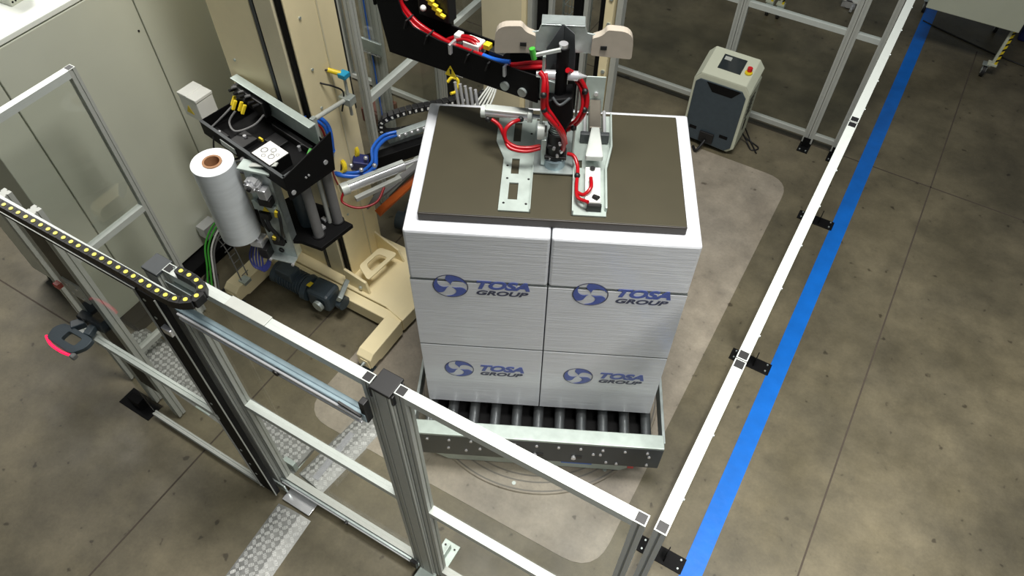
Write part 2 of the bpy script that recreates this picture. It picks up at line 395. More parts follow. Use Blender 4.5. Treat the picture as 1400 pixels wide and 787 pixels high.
# sliding door itself (slid open to the left)
c = thing('sliding_door', (-2.6, .77, 0), 'clear sliding door leaf with wide black leading edge, slid open to the left', 'door')
MB().profile((-2.065, .77, .06), (-2.065, .77, 1.93), .14, .028, up=(0, 1, 0), slot=.001, dep=.0005).build('leading_stile', black_m, c)
b = MB()
for z in (1.87, 1.75, .55, .38, .25, 1.05): b.cyl((-2.085, .754, z), (-2.085, .758, z), .008, n=10)
b.build('stile_screw', steel_m, c)
MB().beam((-2.113, .752, .06), (-2.113, .752, 1.93), .006, .006).build('edge_trim', alu_m, c); MB().beam((-1.995, .752, .06), (-1.995, .752, 1.93), .004, .006).build('edge_trim', alu_m, c)
B((-2.045, .735, 1.70), (-1.995, .757, 1.74)).build('roller_block', chrome_m, c, .003)
MB().profile((-3.95, .77, 1.90), (-2.10, .77, 1.92), .03, .03).build('top_rail', black_m, c)
MB().beam((-3.95, .752, 1.912), (-2.10, .752, 1.934), .004, .004).build('top_trim', alu_m, c)
MB().profile((-3.12, .77, .88), (-2.10, .77, .90), .035, .04).build('middle_rail', cabw_m if 0 else alu_w, c)
MB().profile((-3.0, .77, .06), (-2.10, .77, .06), .03, .04).build('bottom_rail', alu_m, c)
MB().beam((-2.99, .77, .49), (-2.10, .77, .49), .004, .78).build('pane', gpane_m, c)
MB().beam((-2.99, .77, 1.4), (-2.10, .77, 1.4), .004, 1.0).build('pane', gpane_m, c)

# wide left post with dark strip and handle
c = thing('lock_post', (-3.02, .84, 0), 'wide pale post with dark strip behind the red lit door handle', 'post')
MB().profile((-3.10, .86, .02), (-3.10, .86, 1.84), .05, .05, up=(1, 0, 0)).build('post_body', alu_m, c)
MB().profile((-2.90, .86, .02), (-2.90, .86, 1.84), .05, .05, up=(1, 0, 0)).build('post_body', alu_m, c)
B((-3.075, .835, .28), (-2.925, .86, 1.78)).build('dark_strip', mat('dark_strip', (24, 21, 21), .7, spec=.1), c)
B((-3.06, .825, 1.17), (-2.93, .845, 1.31)).build('hinge_plate', alu_m, c, .004)
b = MB()
for (x, z) in ((-3.03, 1.33), (-2.96, 1.33), (-3.03, 1.26), (-2.96, 1.25)): b.cyl((x, .82, z-.05), (x, .827, z-.05), .010, n=8)
b.build('hinge_bolt', chrome_m, c)
B((-3.15, .80, 1.2), (-3.11, .83, 1.23)).build('red_knob', redp_m, c, .004)
B((-3.30, .72, 0), (-3.04, .84, .008)).build('foot_plate', black_m, c, .002)
B((-3.22, .75, .008), (-3.12, .80, .09)).build('foot_lug', black_m, c, .004)
h = thing('door_handle_unit', (-3.2, .72, .95), 'dark grey D shaped door handle with glowing red edge strip', 'handle')
# handle outline in local coords (u along, v out)
ho = Vector((-3.057,0.690,0.950))
U = Vector((.93, .05, -.10)).normalized(); V = Vector((-.2, -.95, -.1)).normalized(); T = U.cross(V).normalized()
def HL(u, v, t): return ho+U*u+V*v+T*t
outer = rounded([(-.095, -.05), (.10, -.05), (.115, .01), (.085, .075), (-.09, .065), (-.12, .0)], .02, 4)
inner = rounded([(-.035, -.022), (.055, -.022), (.06, .03), (-.03, .03)], .012, 4)
m = MB(); n = len(outer)
# ring: sample outer/inner by angle
def ringpts(poly, k):
    res = []; c0 = Vector((.01, .005))
    for i in range(k):
        a = 2*math.pi*i/k; dv = Vector((math.cos(a), math.sin(a))); best = None
        for j in range(len(poly)):
            p1 = Vector(poly[j]); p2 = Vector(poly[(j+1) % len(poly)]); e = p2-p1; den = dv.x*e.y-dv.y*e.x
            if abs(den) < 1e-9: continue
            w = p1-c0; tt = (w.x*e.y-w.y*e.x)/den; uu = (w.x*dv.y-w.y*dv.x)/den
            if tt > 0 and -1e-6 <= uu <= 1+1e-6: best = tt if best is None else max(best, tt)
        res.append(c0+dv*best)
    return res
k = 40; ro = ringpts(outer, k); ri = ringpts(inner, k); vs = []
for t_ in (-.016, .016): vs += [HL(p.x, p.y, t_) for p in ro]+[HL(p.x, p.y, t_) for p in ri]
fs = []
for i in range(k):
    j = (i+1) % k
    fs += [(i, j, k+j, k+i), (2*k+j, 2*k+i, 3*k+i, 3*k+j), (j, i, 2*k+i, 2*k+j), (k+i, k+j, 3*k+j, 3*k+i)]
m.add(vs, fs).build('handle_body', slate_m, h, .003)
m = MB(); m.tube([HL(-.11, .055, 0), HL(-.05, .08, 0), (HL(.03, .086, 0)), HL(.085, .078, 0)], .008); m.build('light_strip', pink_m, h)
MB().obox(HL(.10, .075, 0), (.03, .03, .03)).build('end_tip', roller_m, h, .006)
MB().beam(HL(-.06, -.05, 0), HL(-.03, -.11, .0), .05, .04).build('mounting_arm', slate_m, h, .005)
MB().beam(HL(.05, -.05, 0), HL(.02, -.12, .0), .04, .04).build('mounting_arm', slate_m, h, .005)
MB().obox(HL(.0, -.13, 0), (.16, .05, .08), (0, 0, 8)).build('lock_body', blackp_m, h, .006)

# side panel between door and grey cabinet (runs in depth)
t = fence_panel((-3.36, .87), (-3.36, 1.53), 'small clear fence panel standing before the grey cabinet left edge', 'side guard panels', zm=1.06, zb=.16)

# cable chain along the top
c = thing('cable_chain', (-2.3, .78, 1.99), 'black cable drag chain with yellow dots running along the top left of the fence', 'cable chain')
B((-4.0, .777, 1.985), (-1.84, .790, 1.995)).build('chain_tray', alu_w, c)
f = MB(); f.box((-1.99, .82, 1.94), (-1.83, .824, 1.98)); f.box((-1.99, .872, 1.94), (-1.83, .876, 2.005)); f.box((-1.99, .82, 1.94), (-1.83, .876, 1.944)); f.build('end_bracket', steel_m, c, .002)
cp = [(-4.0, .735), (-3.2, .74), (-2.82, .745), (-2.4, .75), (-2.1, .755), (-1.92, .752), (-1.83, .762), (-1.785, .80), (-1.80, .845), (-1.85, .862), (-1.93, .862)]
S = []
for i in range(len(cp)-1):
    p0, p1, p2, p3 = [Vector(cp[min(max(j, 0), len(cp)-1)]) for j in (i-1, i, i+1, i+2)]
    for k in range(60):
        t_ = k/60; S.append(.5*((2*p1)+(p2-p0)*t_+(2*p0-5*p1+4*p2-p3)*t_*t_+(3*p1-p0-3*p2+p3)*t_**3))
link0 = None; acc = 0; last = S[0]; links = []
for a_, b_ in zip(S, S[1:]):
    acc += (b_-a_).length
    if acc > .040: acc = 0; links.append((b_, math.atan2((b_-a_).y, (b_-a_).x)))
lm = MB(); lm.prism(rounded([(-.024, -.016), (.024, -.016), (.024, .016), (-.024, .016)], .007, 3), lambda a, b, t: (a, b, t), -.02, .02)
l0 = lm.build('chain_link', blackp_m); pm = MB().cyl((0, 0, .02), (0, 0, .0225), .0085, n=12).build('yellow_pin', ylw_m)
for i, (p, a) in enumerate(links):
    lo = l0 if i == 0 else l0.copy(); po = pm if i == 0 else pm.copy()
    if i: COL.objects.link(lo); COL.objects.link(po)
    lo.location = (p.x, p.y, 2.02); lo.rotation_euler = (0, 0, a); lo.parent = c; lo.matrix_parent_inverse = Matrix.Translation(c.location).inverted()
    po.parent = lo

# ------------------------------------------------------------------ tread plate cable covers on the floor
def cover(name, p, q, w, hgt, label, group='tread plate cable covers'):
    p = Vector((*p, 0)); q = Vector((*q, 0)); d = (q-p).normalized(); sd = Vector((d.y, -d.x, 0)); t = thing(name, p, label, 'cable cover', group)
    pr = [(-w/2, .001), (-w*.22, hgt), (-w*.22, hgt-.004), (-w/2-.001, -.000)]
    def f(a, b, s_): return p+(q-p)*s_+sd*a+Vector((0, 0, b))
    MB().prism([(-w/2, .0005), (-w*.2, hgt), (-w*.2, .0005)], f, 0, 1).build('ramp_flank', tread_m, t)
    MB().prism([(w*.2, .0005), (w*.2, hgt), (w/2, .0005)], f, 0, 1).build('ramp_flank', tread_m, t)
    MB().prism([(-w*.2, .0005), (-w*.2, hgt), (w*.2, hgt), (w*.2, .0005)], f, 0, 1).build('crown_plate', tread_m, t)
    g = MB(); Lg = (q-p).length; cell = .036
    def surf(a): return hgt if abs(a) < w*.2 else hgt*(w/2-abs(a))/(w*.3)
    for i in range(int(Lg/cell)):
        for j in range(int(w/cell)):
            cu = -w/2+(j+.5)*cell+(w-int(w/cell)*cell)/2; cs = (i+.5)*cell; sg = 1 if (i+j) % 2 else -1
            for k in range(5):
                o_ = (k-2)*.0065; du = math.cos(math.radians(45*sg)); dv = math.sin(math.radians(45*sg)); hl = .011-.0015*abs(k-2)
                pc = [(cu-dv*o_-du*hl, cs+du*o_-dv*hl), (cu-dv*o_+du*hl, cs+du*o_+dv*hl)]
                q3 = [p+d*b_+sd*a_+Vector((0, 0, surf(a_)+.0008)) for a_, b_ in pc]
                g.beam(q3[0], q3[1], .0030, .0040)
    g.build('tread_bars', mat('raised_tread', (226, 227, 224), .3, .3), t, kind='stuff')
    return t
cover('cable_cover', (-1.80, -.35), (-1.865, .74), .23, .022, 'tread plate cable cover outside the sliding door, running out of the picture')
t = cover('cable_cover', (-1.90, .92), (-1.83, 1.47), .20, .03, 'tread plate cable cover inside the door, pointing at the load')
B((-1.90, .95, .03), (-1.86, 1.30, .034)).build('centre_lip', chrome_m, t)
B((-1.97, .76, .022), (-1.77, .90, .026)).build('bridge_plate', chrome_m, t, .002)
t = cover('cable_cover', (-3.62, 1.09), (-2.02, 1.03), .24, .03, 'serrated tread plate cable cover inside the cell, running left to the grey cabinet')
o = B((-2.86, .94, 0), (-2.74, 1.03, .006)).build('floor_bracket', galv_w, None, .002); tag(o, 'small pale perforated floor bracket behind the sliding door bottom rail', 'bracket')
f = MB()
for (x, y) in ((-2.83, 1.0), (-2.78, 1.0), (-2.83, .96)): f.cyl((x, y, .006), (x, y, .009), .007, n=10)
f.build('bolt_hole', blackp_m, o)

# ------------------------------------------------------------------ grey electrical cabinet
c = thing('electrical_cabinet', (-4.1, 2.2, 0), 'big grey green electrical cabinet filling the upper left corner', 'cabinet')
B((-4.58, 1.13, .12), (-3.722, 3.30, 2.05)).build('body', cab_m, c, .004)
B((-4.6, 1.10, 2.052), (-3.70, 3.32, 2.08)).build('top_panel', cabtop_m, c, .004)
B((-4.55, 1.16, 0), (-3.60, 3.26, .10)).build('plinth', black_m, c)
for i, (a, b_) in enumerate(((1.115, 1.318), (1.326, 2.160), (2.168, 3.06))):
    d = B((-3.722, a, .125), (-3.70, b_, 2.045)).build('door', cab_m, c, .004)
    if i: 
        k = MB()
        for z in (.5, 1.75): k.cyl((-3.70, b_-.04, z), (-3.695, b_-.04, z), .006, n=10)
        k.build('door_screw', blackp_m, d)
c = thing('filter_unit', (-3.95, 1.72, 2.08), 'small grey perforated metal unit on top of the grey cabinet', 'box')
X = Matrix.Translation((-3.97, 1.70, 2.08)) @ Matrix.Rotation(math.radians(4), 4, 'Z')
MB(X).box((-.22, -.06, 0), (.07, .06, .11)).build('casing', cab_m, c, .004)
m = MB(X)
for i in range(5):
    for j in range(6): m.cyl((.0695, -.045+j*.018, .02+i*.018), (.0712, -.045+j*.018, .02+i*.018), .0055, n=8)
for i in range(10):
    for j in range(3): m.cyl((-.2+i*.02, -.0605, .06+j*.018), (-.2+i*.02, -.0595, .06+j*.018), .0055, n=6)
m.build('vent_hole', black_m, c, kind='stuff')

# ------------------------------------------------------------------ wrapping machine column
c = thing('wrapping_column', (-2.8, 2.35, 0), 'tall cream wrapping machine column on a heavy cream base with outrigger legs', 'machine')
CX0, CX1, CY0, CY1, HT = -3.12, -2.57, 2.20, 2.56, 3.3
B((CX1-.012, CY0+.02, .15), (CX1, CY1, HT)).build('side_panel', cream_m, c, .004)
B((CX1-.10, CY0+.03, .15), (CX1-.04, CY0+.04, HT)).build('inner_web', black_m, c)
B((CX1-.035, CY0, .15), (CX1-.012, CY0+.02, HT)).build('corner_strip', black_m, c)
B((CX1-.17, CY0-.012, .15), (CX1-.045, CY0+.03, HT)).build('front_channel', cream2_m, c, .004)
B((CX1-.215, CY0+.0, .15), (CX1-.175, CY0+.02, HT)).build('belt_slot', blackp_m, c)
B((CX1-.205, CY0-.006, .15), (CX1-.185, CY0-.001, HT)).build('toothed_belt', dkgrey_m, c)
B((CX0, CY0, .15), (CX1-.22, CY1, HT)).build('front_panel', cream_m, c, .004)
B((CX1-.215, CY0+.04, .15), (CX1-.012, CY1, HT)).build('core', cream2_m, c)
B((CX1-.0005, CY0+.225, .15), (CX1+.004, CY0+.235, HT)).build('panel_fold', cream2_m, c)
m = MB()
for z in (.7, 1.2, 1.55, 1.8, 2.1): m.cyl((CX1, CY0+.10, z), (CX1+.006, CY0+.10, z), .008, n=10)
m.cyl((CX0+.08, CY0, 1.75), (CX0+.08, CY0-.006, 1.75), .008, n=10)
m.build('panel_bolt', steel_m, c)
# base: floor plate, beam, legs
m = MB(); m.prism([(-3.35, 2.12), (-2.22, 2.12), (-2.05, 2.08), (-2.04, 2.22), (-2.22, 2.52), (-2.35, 2.62), (-3.35, 2.62)], lambda a, b, t: (a, b, t), .04, .155); m.build('base_plate', cream_m, c, .006)
B((-3.35, 2.04, .03), (-2.06, 2.115, .145)).build('base_beam', cream_m, c, .006)
def leg(x, y0, y1, w=.115):
    prof = [(y1, .04), (y0+.10, .04), (y0+.08, .055), (y0, .055), (y0-.0, .145), (y0+.04, .175), (y1, .175)]
    l = MB().prism(prof, lambda a, b, t: (t, a, b), x-w/2, x+w/2).build('leg', cream_m, c, .006)
    MB().prism([(x-w*.4, .05), (x+w*.4, .05), (x+w*.25, .12), (x-w*.25, .12)], lambda a, b, t: (a, y0-t, b), -.001, .004).build('end_plate', cream_m, l)
    k = MB(); k.cyl((x, y0-.02, .09), (x, y0+.0, .09), .014, n=6); k.cyl((x, y0-.035, .09), (x, y0-.02, .09), .008, n=8); k.build('level_bolt', steel_m, l)
    k = MB(); k.cyl((x, y0+.0, 0.01), (x, y0+.0, .045), .012, n=10); k.box((x-.05, y0-.06, 0), (x+.05, y0+.05, .01)); k.build('levelling_foot', slate_m, l, .002)
leg(-2.10, 1.72, 2.06); leg(-3.22, 1.68, 2.08)
# lifting bracket with oval hole on the right of the column foot
o = rounded([(0, 0), (.30, 0), (.26, .13), (.05, .13)], .03, 4); i_ = rounded([(.07, .03), (.23, .03), (.21, .10), (.09, .10)], .025, 4)
m = MB(); k = len(o); vs = []
P0 = Vector((-2.385, 2.17, .265)); PU = Vector((.10, .99, 0)).normalized(); PV = Vector((-1, .1, .10)).normalized(); PT = PU.cross(PV)
for t_ in (0, .012): vs += [P0+PU*a+PV*b+PT*t_ for a, b in o]+[P0+PU*a+PV*b+PT*t_ for a, b in i_]
fs = []
for i in range(k):
    j = (i+1) % k; fs += [(i, j, k+j, k+i), (2*k+j, 2*k+i, 3*k+i, 3*k+j), (j, i, 2*k+i, 2*k+j), (k+i, k+j, 3*k+j, 3*k+i)]
m.add(vs, fs).build('lifting_bracket', cream_m, c, .002)
MB().prism([(-2.57, .155), (-2.37, .155), (-2.39, .265), (-2.57, .30)], lambda a, b, t: (a, t, b), 2.145, 2.165).build('gusset', cream_m, c, .003); MB().prism([(-2.57, .155), (-2.34, .155), (-2.38, .26), (-2.57, .34)], lambda a, b, t: (a, t, b), 2.50, 2.515).build('gusset', cream_m, c, .003)
MB().cyl((-2.44, 2.145, .19), (-2.44, 2.135, .19), .014, n=12).build('bolt', steel_m, c)

# gear motor at the column foot
c = thing('gear_motor', (-2.8, 1.98, .12), 'slate blue gear motor lying in front of the cream column foot', 'motor')
MB().cyl((-2.98, 1.96, .20), (-2.76, 1.97, .18), .075, n=24).build('motor_body', slate_m, c)
m = MB()
for k in range(9): m.cyl((-2.955+k*.022, 1.961+k*.001, .198-k*.002), (-2.947+k*.022, 1.961+k*.001, .198-k*.002), .082, n=24)
m.build('cooling_fins', slate_m, c, kind='stuff')
MB().cyl((-3.02, 1.958, .204), (-2.98, 1.96, .20), .082, .078, n=24).build('fan_cover', slate_m, c)
B((-2.96, 1.90, .24), (-2.82, 2.0, .32)).build('terminal_box', slate_m, c, .01)
MB().cyl((-2.76, 1.97, .18), (-2.72, 1.97, .178), .095, .09, n=24).build('flange', slate_m, c, .003)
MB().obox((-2.63, 1.98, .17), (.18, .15, .16), (0, 0, 3)).build('gearbox', slate_m, c, .025)
MB().cyl((-2.60, 1.895, .17), (-2.60, 1.87, .17), .04, n=16).build('output_cover', steel_m, c)
MB().cyl((-2.50, 1.99, .17), (-2.46, 1.99, .17), .05, n=16).build('end_bearing', slate_m, c)
MB().obox((-2.49, 2.03, .25), (.03, .16, .05), (0, 30, 20)).build('torque_arm', steel_m, c, .003)
B((-2.72, 1.93, .262), (-2.69, 1.97, .266)).build('name_plate', yel_m, c)

# ------------------------------------------------------------------ film carriage
ca = math.radians(-9)
X = Matrix.Translation((-2.79, 2.0, .075)) @ Matrix.Rotation(ca, 4, 'Z')
def XL(x, y, z): return X @ Vector((x, y, z))
c = thing('film_carriage', XL(0, 0, .86), 'black film carriage with rollers and yellow plugs hanging on the cream column', 'machine head')
m = MB(X); m.box((-.31, -.14, 1.345), (.40, .16, 1.35)); m.box((-.31, -.145, 1.335), (.40, -.14, 1.425)); m.box((-.31, .155, 1.335), (.40, .16, 1.48)); m.box((-.315, -.145, 1.335), (-.31, .16, 1.425)); m.build('tray', black_m, c)
m = MB(X); m.box((-.31, -.148, 1.425), (.40, -.13, 1.429)); m.box((.385, -.14, 1.425), (.40, .16, 1.429)); m.build('tray_rim', dkgrey_m, c)
MB(X).prism([(-.145, 1.27), (.17, 1.27), (.20, 1.52), (-.145, 1.43)], lambda a, b, t: (t, a, b), .40, .408).build('end_plate', black_m, c, .002)
m = MB(X)
for (y, z) in ((-.115, 1.31), (.12, 1.36), (-.02, 1.35), (.0, 1.352)): m.cyl((.408, y, z), (.414, y, z), .014 if abs(y) > .05 else .006, n=12)
m.build('plate_bolt', chrome_m, c)
MB(X).box((-.30, .145, 1.42), (.36, .152, 1.575)).build('back_plate', galv_w, c, .002)
MB(X).box((-.30, .105, 1.57), (.36, .152, 1.578)).build('back_plate_lip', galv_w, c, .002)
MB(X).box((-.29, .095, 1.44), (-.03, .14, 1.54)).build('connector_block', blackp_m, c, .005)
m = MB(X)
for k in range(6): m.cyl((-.27+k*.042, .10, 1.52), (-.27+k*.042, .06, 1.53), .009, n=8)
m.build('plug', blackp_m, c)
for k in range(3): MB(X).cyl((-.25+k*.06, .098, 1.545), (-.25+k*.06, .07, 1.555), .007, n=8).build('grey_plug', roller_m, c)
for k, (x, y) in enumerate(((-.255, .04), (-.22, .02), (-.185, .035), (-.15, .03))):
    MB(X).beam((x, y, 1.45), (x+.008, y+.03, 1.50), .016, .018).build('yellow_plug', yel_m, c, .004)
m = MB(X); m.tube([(-.25, .04, 1.45), (-.27, -.02, 1.41), (-.29, -.06, 1.38), (-.30, -.10, 1.36)], .006); m.tube([(-.20, .02, 1.45), (-.21, -.03, 1.40), (-.13, -.05, 1.39), (-.06, .03, 1.42), (-.03, .09, 1.47)], .006); m.build('grey_cable', roller_m, c)
m = MB(X); m.box((-.12, -.10, 1.35), (-.01, -.0, 1.375)); m.box((.02, .02, 1.35), (.13, .10, 1.37)); m.box((-.28, -.12, 1.35), (-.16, -.08, 1.365)); m.box((-.02, .11, 1.35), (.30, .14, 1.40)); m.build('tray_part', blackp_m, c, .004)
m = MB(X); m.cyl((.09, -.02, 1.35), (.09, -.02, 1.385), .018, n=12); m.cyl((-.07, -.04, 1.375), (-.07, -.04, 1.387), .01, n=10); m.cyl((.22, .10, 1.35), (.22, .10, 1.38), .01, n=10); m.cyl((-.22, -.10, 1.365), (-.22, -.10, 1.375), .008, n=10); m.build('tray_bolt', chrome_m, c)
MB(X).box((.0, -.0, 1.37), (.03, .01, 1.385)).build('yellow_tag', yel_m, c)
MB(X).cyl((.33, .06, 1.37), (.30, .12, 1.39), .012, n=10).build('green_plug', green_m, c)
MB(X).obox((.20, -.065, 1.432), (.15, .125, .003), (0, 0, 0)).build('paper_label', paper_m, c)
m = MB(X)
for (x, y, r) in ((.16, -.07, .020), (.20, -.04, .016), (.23, -.08, .018), (.19, -.10, .012), (.245, -.05, .01), (.215, -.06, .008)): m.cyl((x, y, 1.4336), (x, y, 1.4342), r, n=14, hole=r*.8)
m.build('label_diagram', dkgrey_m, c, kind='stuff')
MB(X).box((.12, -.135, 1.35), (.28, -.0, 1.43)).build('label_support', black_m, c)
MB(X).box((-.14, -.151, 1.355), (-.01, -.146, 1.395)).build('name_plate', alu_w, c, .002)
MB(X).cyl((.335, .0, .82), (.335, .0, 1.345), .030, n=24).build('guide_roller', roller_m, c)
MB(X).cyl((.335, .15, .82), (.335, .15, 1.345), .030, n=24).build('guide_roller', roller_m, c)
MB(X).cyl((.30, .115, .82), (.30, .115, 1.345), .014, n=16).build('guide_roller', alu_m, c)
MB(X).cyl((.03, -.07, .84), (.03, -.07, 1.34), .045, n=28).build('stretch_roller', dkroller_m, c)
MB(X).cyl((.20, .03, .82), (.20, .03, 1.34), .05, n=28).build('stretch_roller', slate_m, c)
MB(X).prism([(-.10, -.16), (.20, -.16), (.28, -.10), (.42, -.06), (.42, .19), (.28, .17), (.22, .20), (-.05, .12)], lambda a, b, t: (a, b, t), .79, .82).build('bottom_plate', black_m, c, .003)
m = MB(X)
for (x, y) in ((.335, .0), (.335, .15)): m.cyl((x, y, .785), (x, y, .83), .038, n=20)
m.build('roller_collar', blackp_m, c)
for (x, y) in ((.25, .09), (.29, .04)): MB(X).box((x, y, .82), (x+.035, y+.025, .84)).build('bright_block', chrome_m, c, .003)
# long bright bracket turned towards the reel, with clutch and cables
BX = X @ Matrix.Translation((.18, -.165, .05)) @ Matrix.Rotation(math.radians(24), 4, 'Z')
m = MB(BX); m.box((-.085, 0, .62), (.075, .005, 1.32)); m.box((.07, 0, .62), (.075, .06, 1.32)); m.build('front_bracket', steel_m, c, .003)
MB(BX).box((-.095, -.03, 1.32), (.095, .05, 1.335)).build('bracket_head', galv_w, c, .003)
MB(BX).prism([(-.085, 1.02), (.075, 1.02), (.075, 1.10), (.055, 1.06), (-.035, 1.06), (-.06, 1.09), (-.085, 1.09)], lambda a, b, t: (a, t, b), -.022, -.004).build('bracket_step', galv_w, c, .002)
MB(BX).box((-.085, -.05, .615), (.075, 0, .625)).build('bracket_foot', steel_m, c, .002)
m = MB(BX); m.cyl((-.015, 0, 1.25), (-.015, -.06, 1.25), .040, n=18); m.cyl((-.015, -.06, 1.25), (-.015, -.085, 1.25), .028, n=14); m.build('pneumatic_clutch', chrome_m, c)
m = MB(BX)
for k in range(8): m.box((-.015+.036*math.cos(k*.785)-.006, -.066, 1.25+.036*math.sin(k*.785)-.006), (-.015+.036*math.cos(k*.785)+.006, -.02, 1.25+.036*math.sin(k*.785)+.006))
m.build('clutch_teeth', chrome_m, c, kind='stuff')
MB(BX).cyl((-.015, -.085, 1.25), (-.015, -.095, 1.25), .012, n=12).build('clutch_bore', blackp_m, c)
MB(BX).box((.0, -.055, 1.15), (.05, 0, 1.22)).build('clutch_block', chrome_m, c, .005)
MB(BX).box((-.02, -.05, 1.09), (.055, 0, 1.145)).build('black_block', blackp_m, c, .004)
MB(BX).prism([(-.03, 1.025), (.01, 1.025), (-.01, 1.062)], lambda a, b, t: (a, t, b), -.026, -.0225).build('warning_sticker', yel_m, c)
m = MB(BX); m.tube([(.06, -.01, 1.06), (.085, -.05, 1.0), (.07, -.05, .90), (.045, -.02, .82)], .009); m.tube([(-.03, -.01, .98), (-.01, -.04, .92), (.02, -.04, .85), (.0, -.02, .78)], .012); m.tube([(-.06, -.01, 1.0), (-.05, -.03, .93), (-.03, -.03, .86)], .010); m.build('black_cable', blackp_m, c)
MB(BX).box((-.06, -.03, .95), (-.0, -.003, 1.0)).build('sensor_block', blackp_m, c, .004)
MB(BX).box((-.04, -.03, .74), (.03, -.003, .80)).build('sensor_block', blackp_m, c, .004)
MB(BX).obox((.0, -.045, .83), (.02, .02, .035), (10, 20, 0)).build('yellow_tag', yel_m, c); MB(BX).obox((.06, -.03, 1.03), (.018, .02, .045), (0, 10, 0)).build('yellow_tag', yel_m, c)
m = MB(BX); m.cyl((-.02, -.0, .665), (-.02, -.006, .665), .018, n=16, hole=.010); m.build('bracket_bore', blackp_m, c)
m = MB(BX); m.cyl((-.078, -.05, .62), (-.078, -.06, .62), .010, n=8); m.cyl((.07, -.05, .62), (.07, -.062, .62), .010, n=8); m.build('bolt', chrome_m, c)
m = MB(BX); m.box((-.19, -.05, .70), (-.11, .03, .75)); m.cyl((-.16, -.01, .75), (-.16, -.01, .79), .018, n=12); m.build('valve_block', chrome_m, c, .004)
MB(BX).box((-.14, -.06, .62), (-.08, .04, .70)).build('black_block', blackp_m, c, .005)
m = MB(BX)
for k in range(5): m.tube([(-.19+k*.012, -.02, .70), (-.21+k*.02, -.07, .62-k*.006), (-.17+k*.012, -.10, .56-k*.004), (-.11+k*.006, -.07, .58), (-.09, -.02, .66)], .006)
m.build('blue_loom', navy_m, c, kind='stuff')
m = MB(X); m.sphere((.06, -.155, 1.36), .020); m.sphere((.085, -.165, 1.325), .018); m.build('cable_gland', roller_m, c)
MB(X).tube([(.06, -.16, 1.36), (.02, -.18, 1.34), (.02, -.19, 1.29), (.05, -.17, 1.27)], .006).build('grey_cable', dkgrey_m, c)
MB(X).beam((.15, -.17, 1.39), (.30, -.10, 1.432), .03, .006).build('top_strap', alu_m, c)
m = MB(X); m.cyl((-.12, .02, 1.05), (-.12, .02, 1.345), .028, n=16); m.box((-.17, -.03, 1.15), (-.09, .03, 1.23)); m.build('dancer_arm', dkgrey_m, c, .003)
m = MB(X); m.tube([(-.2, -.15, 1.38), (-.19, -.18, 1.30), (-.16, -.15, 1.23), (-.14, -.05, 1.2)], .005); m.build('thin_wire', blackp_m, c)
m = MB(); m.tube([(-2.609,2.212,1.560), (-2.581,2.258,1.520), (-2.540,2.281,1.470), (-2.509,2.267,1.420), (-2.515,2.259,1.300)], .012); m.tube([(-2.603,2.201,1.550), (-2.577,2.238,1.510), (-2.540,2.259,1.460), (-2.518,2.253,1.400), (-2.529,2.257,1.300)], .009); m.build('blue_hose', bhose_m, c)
m = MB(); m.tube([(-2.593,2.193,1.540), (-2.577,2.231,1.490), (-2.545,2.247,1.440), (-2.529,2.242,1.250), (-2.550,2.251,1.100), (-2.554,2.268,1.000)], .006); m.build('red_hose', dred_m, c)
# small white junction box
o = thing('junction_box', (-3.335, 2.08, 1.345), 'small white box with yellow warning triangle left of the film carriage', 'box')
X2 = Matrix.Translation((-3.34, 2.08, 1.345)) @ Matrix.Rotation(math.radians(-3), 4, 'Z')
MB(X2).box((-.075, -.06, 0), (.075, .06, .135)).build('casing', white_m, o, .004)
MB(X2).box((-.078, -.062, .138), (.0, .062, .160)).build('lid', white_m, o, .003)
MB(X2).box((.0, -.062, .138), (.078, .062, .158)).build('lid', white_m, o, .003)
MB(X2).prism([(-.045, .035), (.015, .035), (-.015, .09)], lambda a, b, t: (a, t, b), -.063, -.060).build('warning_sticker', yel_m, o)
MB(X2).box((.03, -.03, -.03), (.06, .01, 0)).build('orange_gland', orange_m, o)
MB(X2).box((.02, .0, -.05), (.03, .04, 0)).build('steel_arm', steel_m, o)

# film reel
rc = Vector((-2.851,1.716,1.470))
c = thing('film_reel', (rc.x, rc.y, .94), 'upright roll of clear stretch film with brown cardboard core', 'film roll')
MB().cyl((rc.x, rc.y, .920), (rc.x, rc.y, 1.47), .114, n=48, hole=.052).build('film', film_m, c)
MB().cyl((rc.x, rc.y, 1.4695), (rc.x, rc.y, 1.4715), .113, n=48, hole=.052).build('film_edge', filmend_m, c)
MB().cyl((rc.x, rc.y, .920), (rc.x, rc.y, 1.478), .052, n=32, hole=.040).build('core', card_m, c)
MB().cyl((rc.x, rc.y, .95), (rc.x, rc.y, 1.40), (.040), n=24).build('core_hollow_shade', mat('core_shade_cardboard', (120, 84, 60), .8), c)  # darker brown fill carries the shade inside the hollow core

# cable bundle under reel
c = thing('cable_bundle', (-3.5, 1.85, 0), 'loops of green and white cables dropping beside the grey cabinet', 'cables')
for (nm, mm, off) in (('green_cable', green_m, 0), ('white_cable', white_m, .03), ('white_cable', roller_m, .055), ('green_cable', green_m, -.03)):
    MB().tube([(-3.35+off, 2.05, .55), (-3.45+off, 1.93, .45), (-3.50+off, 1.83, .30), (-3.48+off, 1.76, .15), (-3.46+off*1.3, 1.70, .02), (-3.40+off*1.0, 1.64, .012)], .007).build(nm, mm, c)
m = MB(); 
for k in range(3): m.tube([(-3.6+k*.05, 1.80, .02), (-3.52+k*.03, 1.68, .03), (-3.44, 1.64+k*.03, .02), (-3.37, 1.70, .02), (-3.38, 1.84, .04)], .007)
m.build('floor_cable', blackp_m, c)
c = thing('wire_tray', (-3.3, 1.92, .2), 'thin steel wire cable tray between cabinet and machine leg', 'tray')
m = MB()
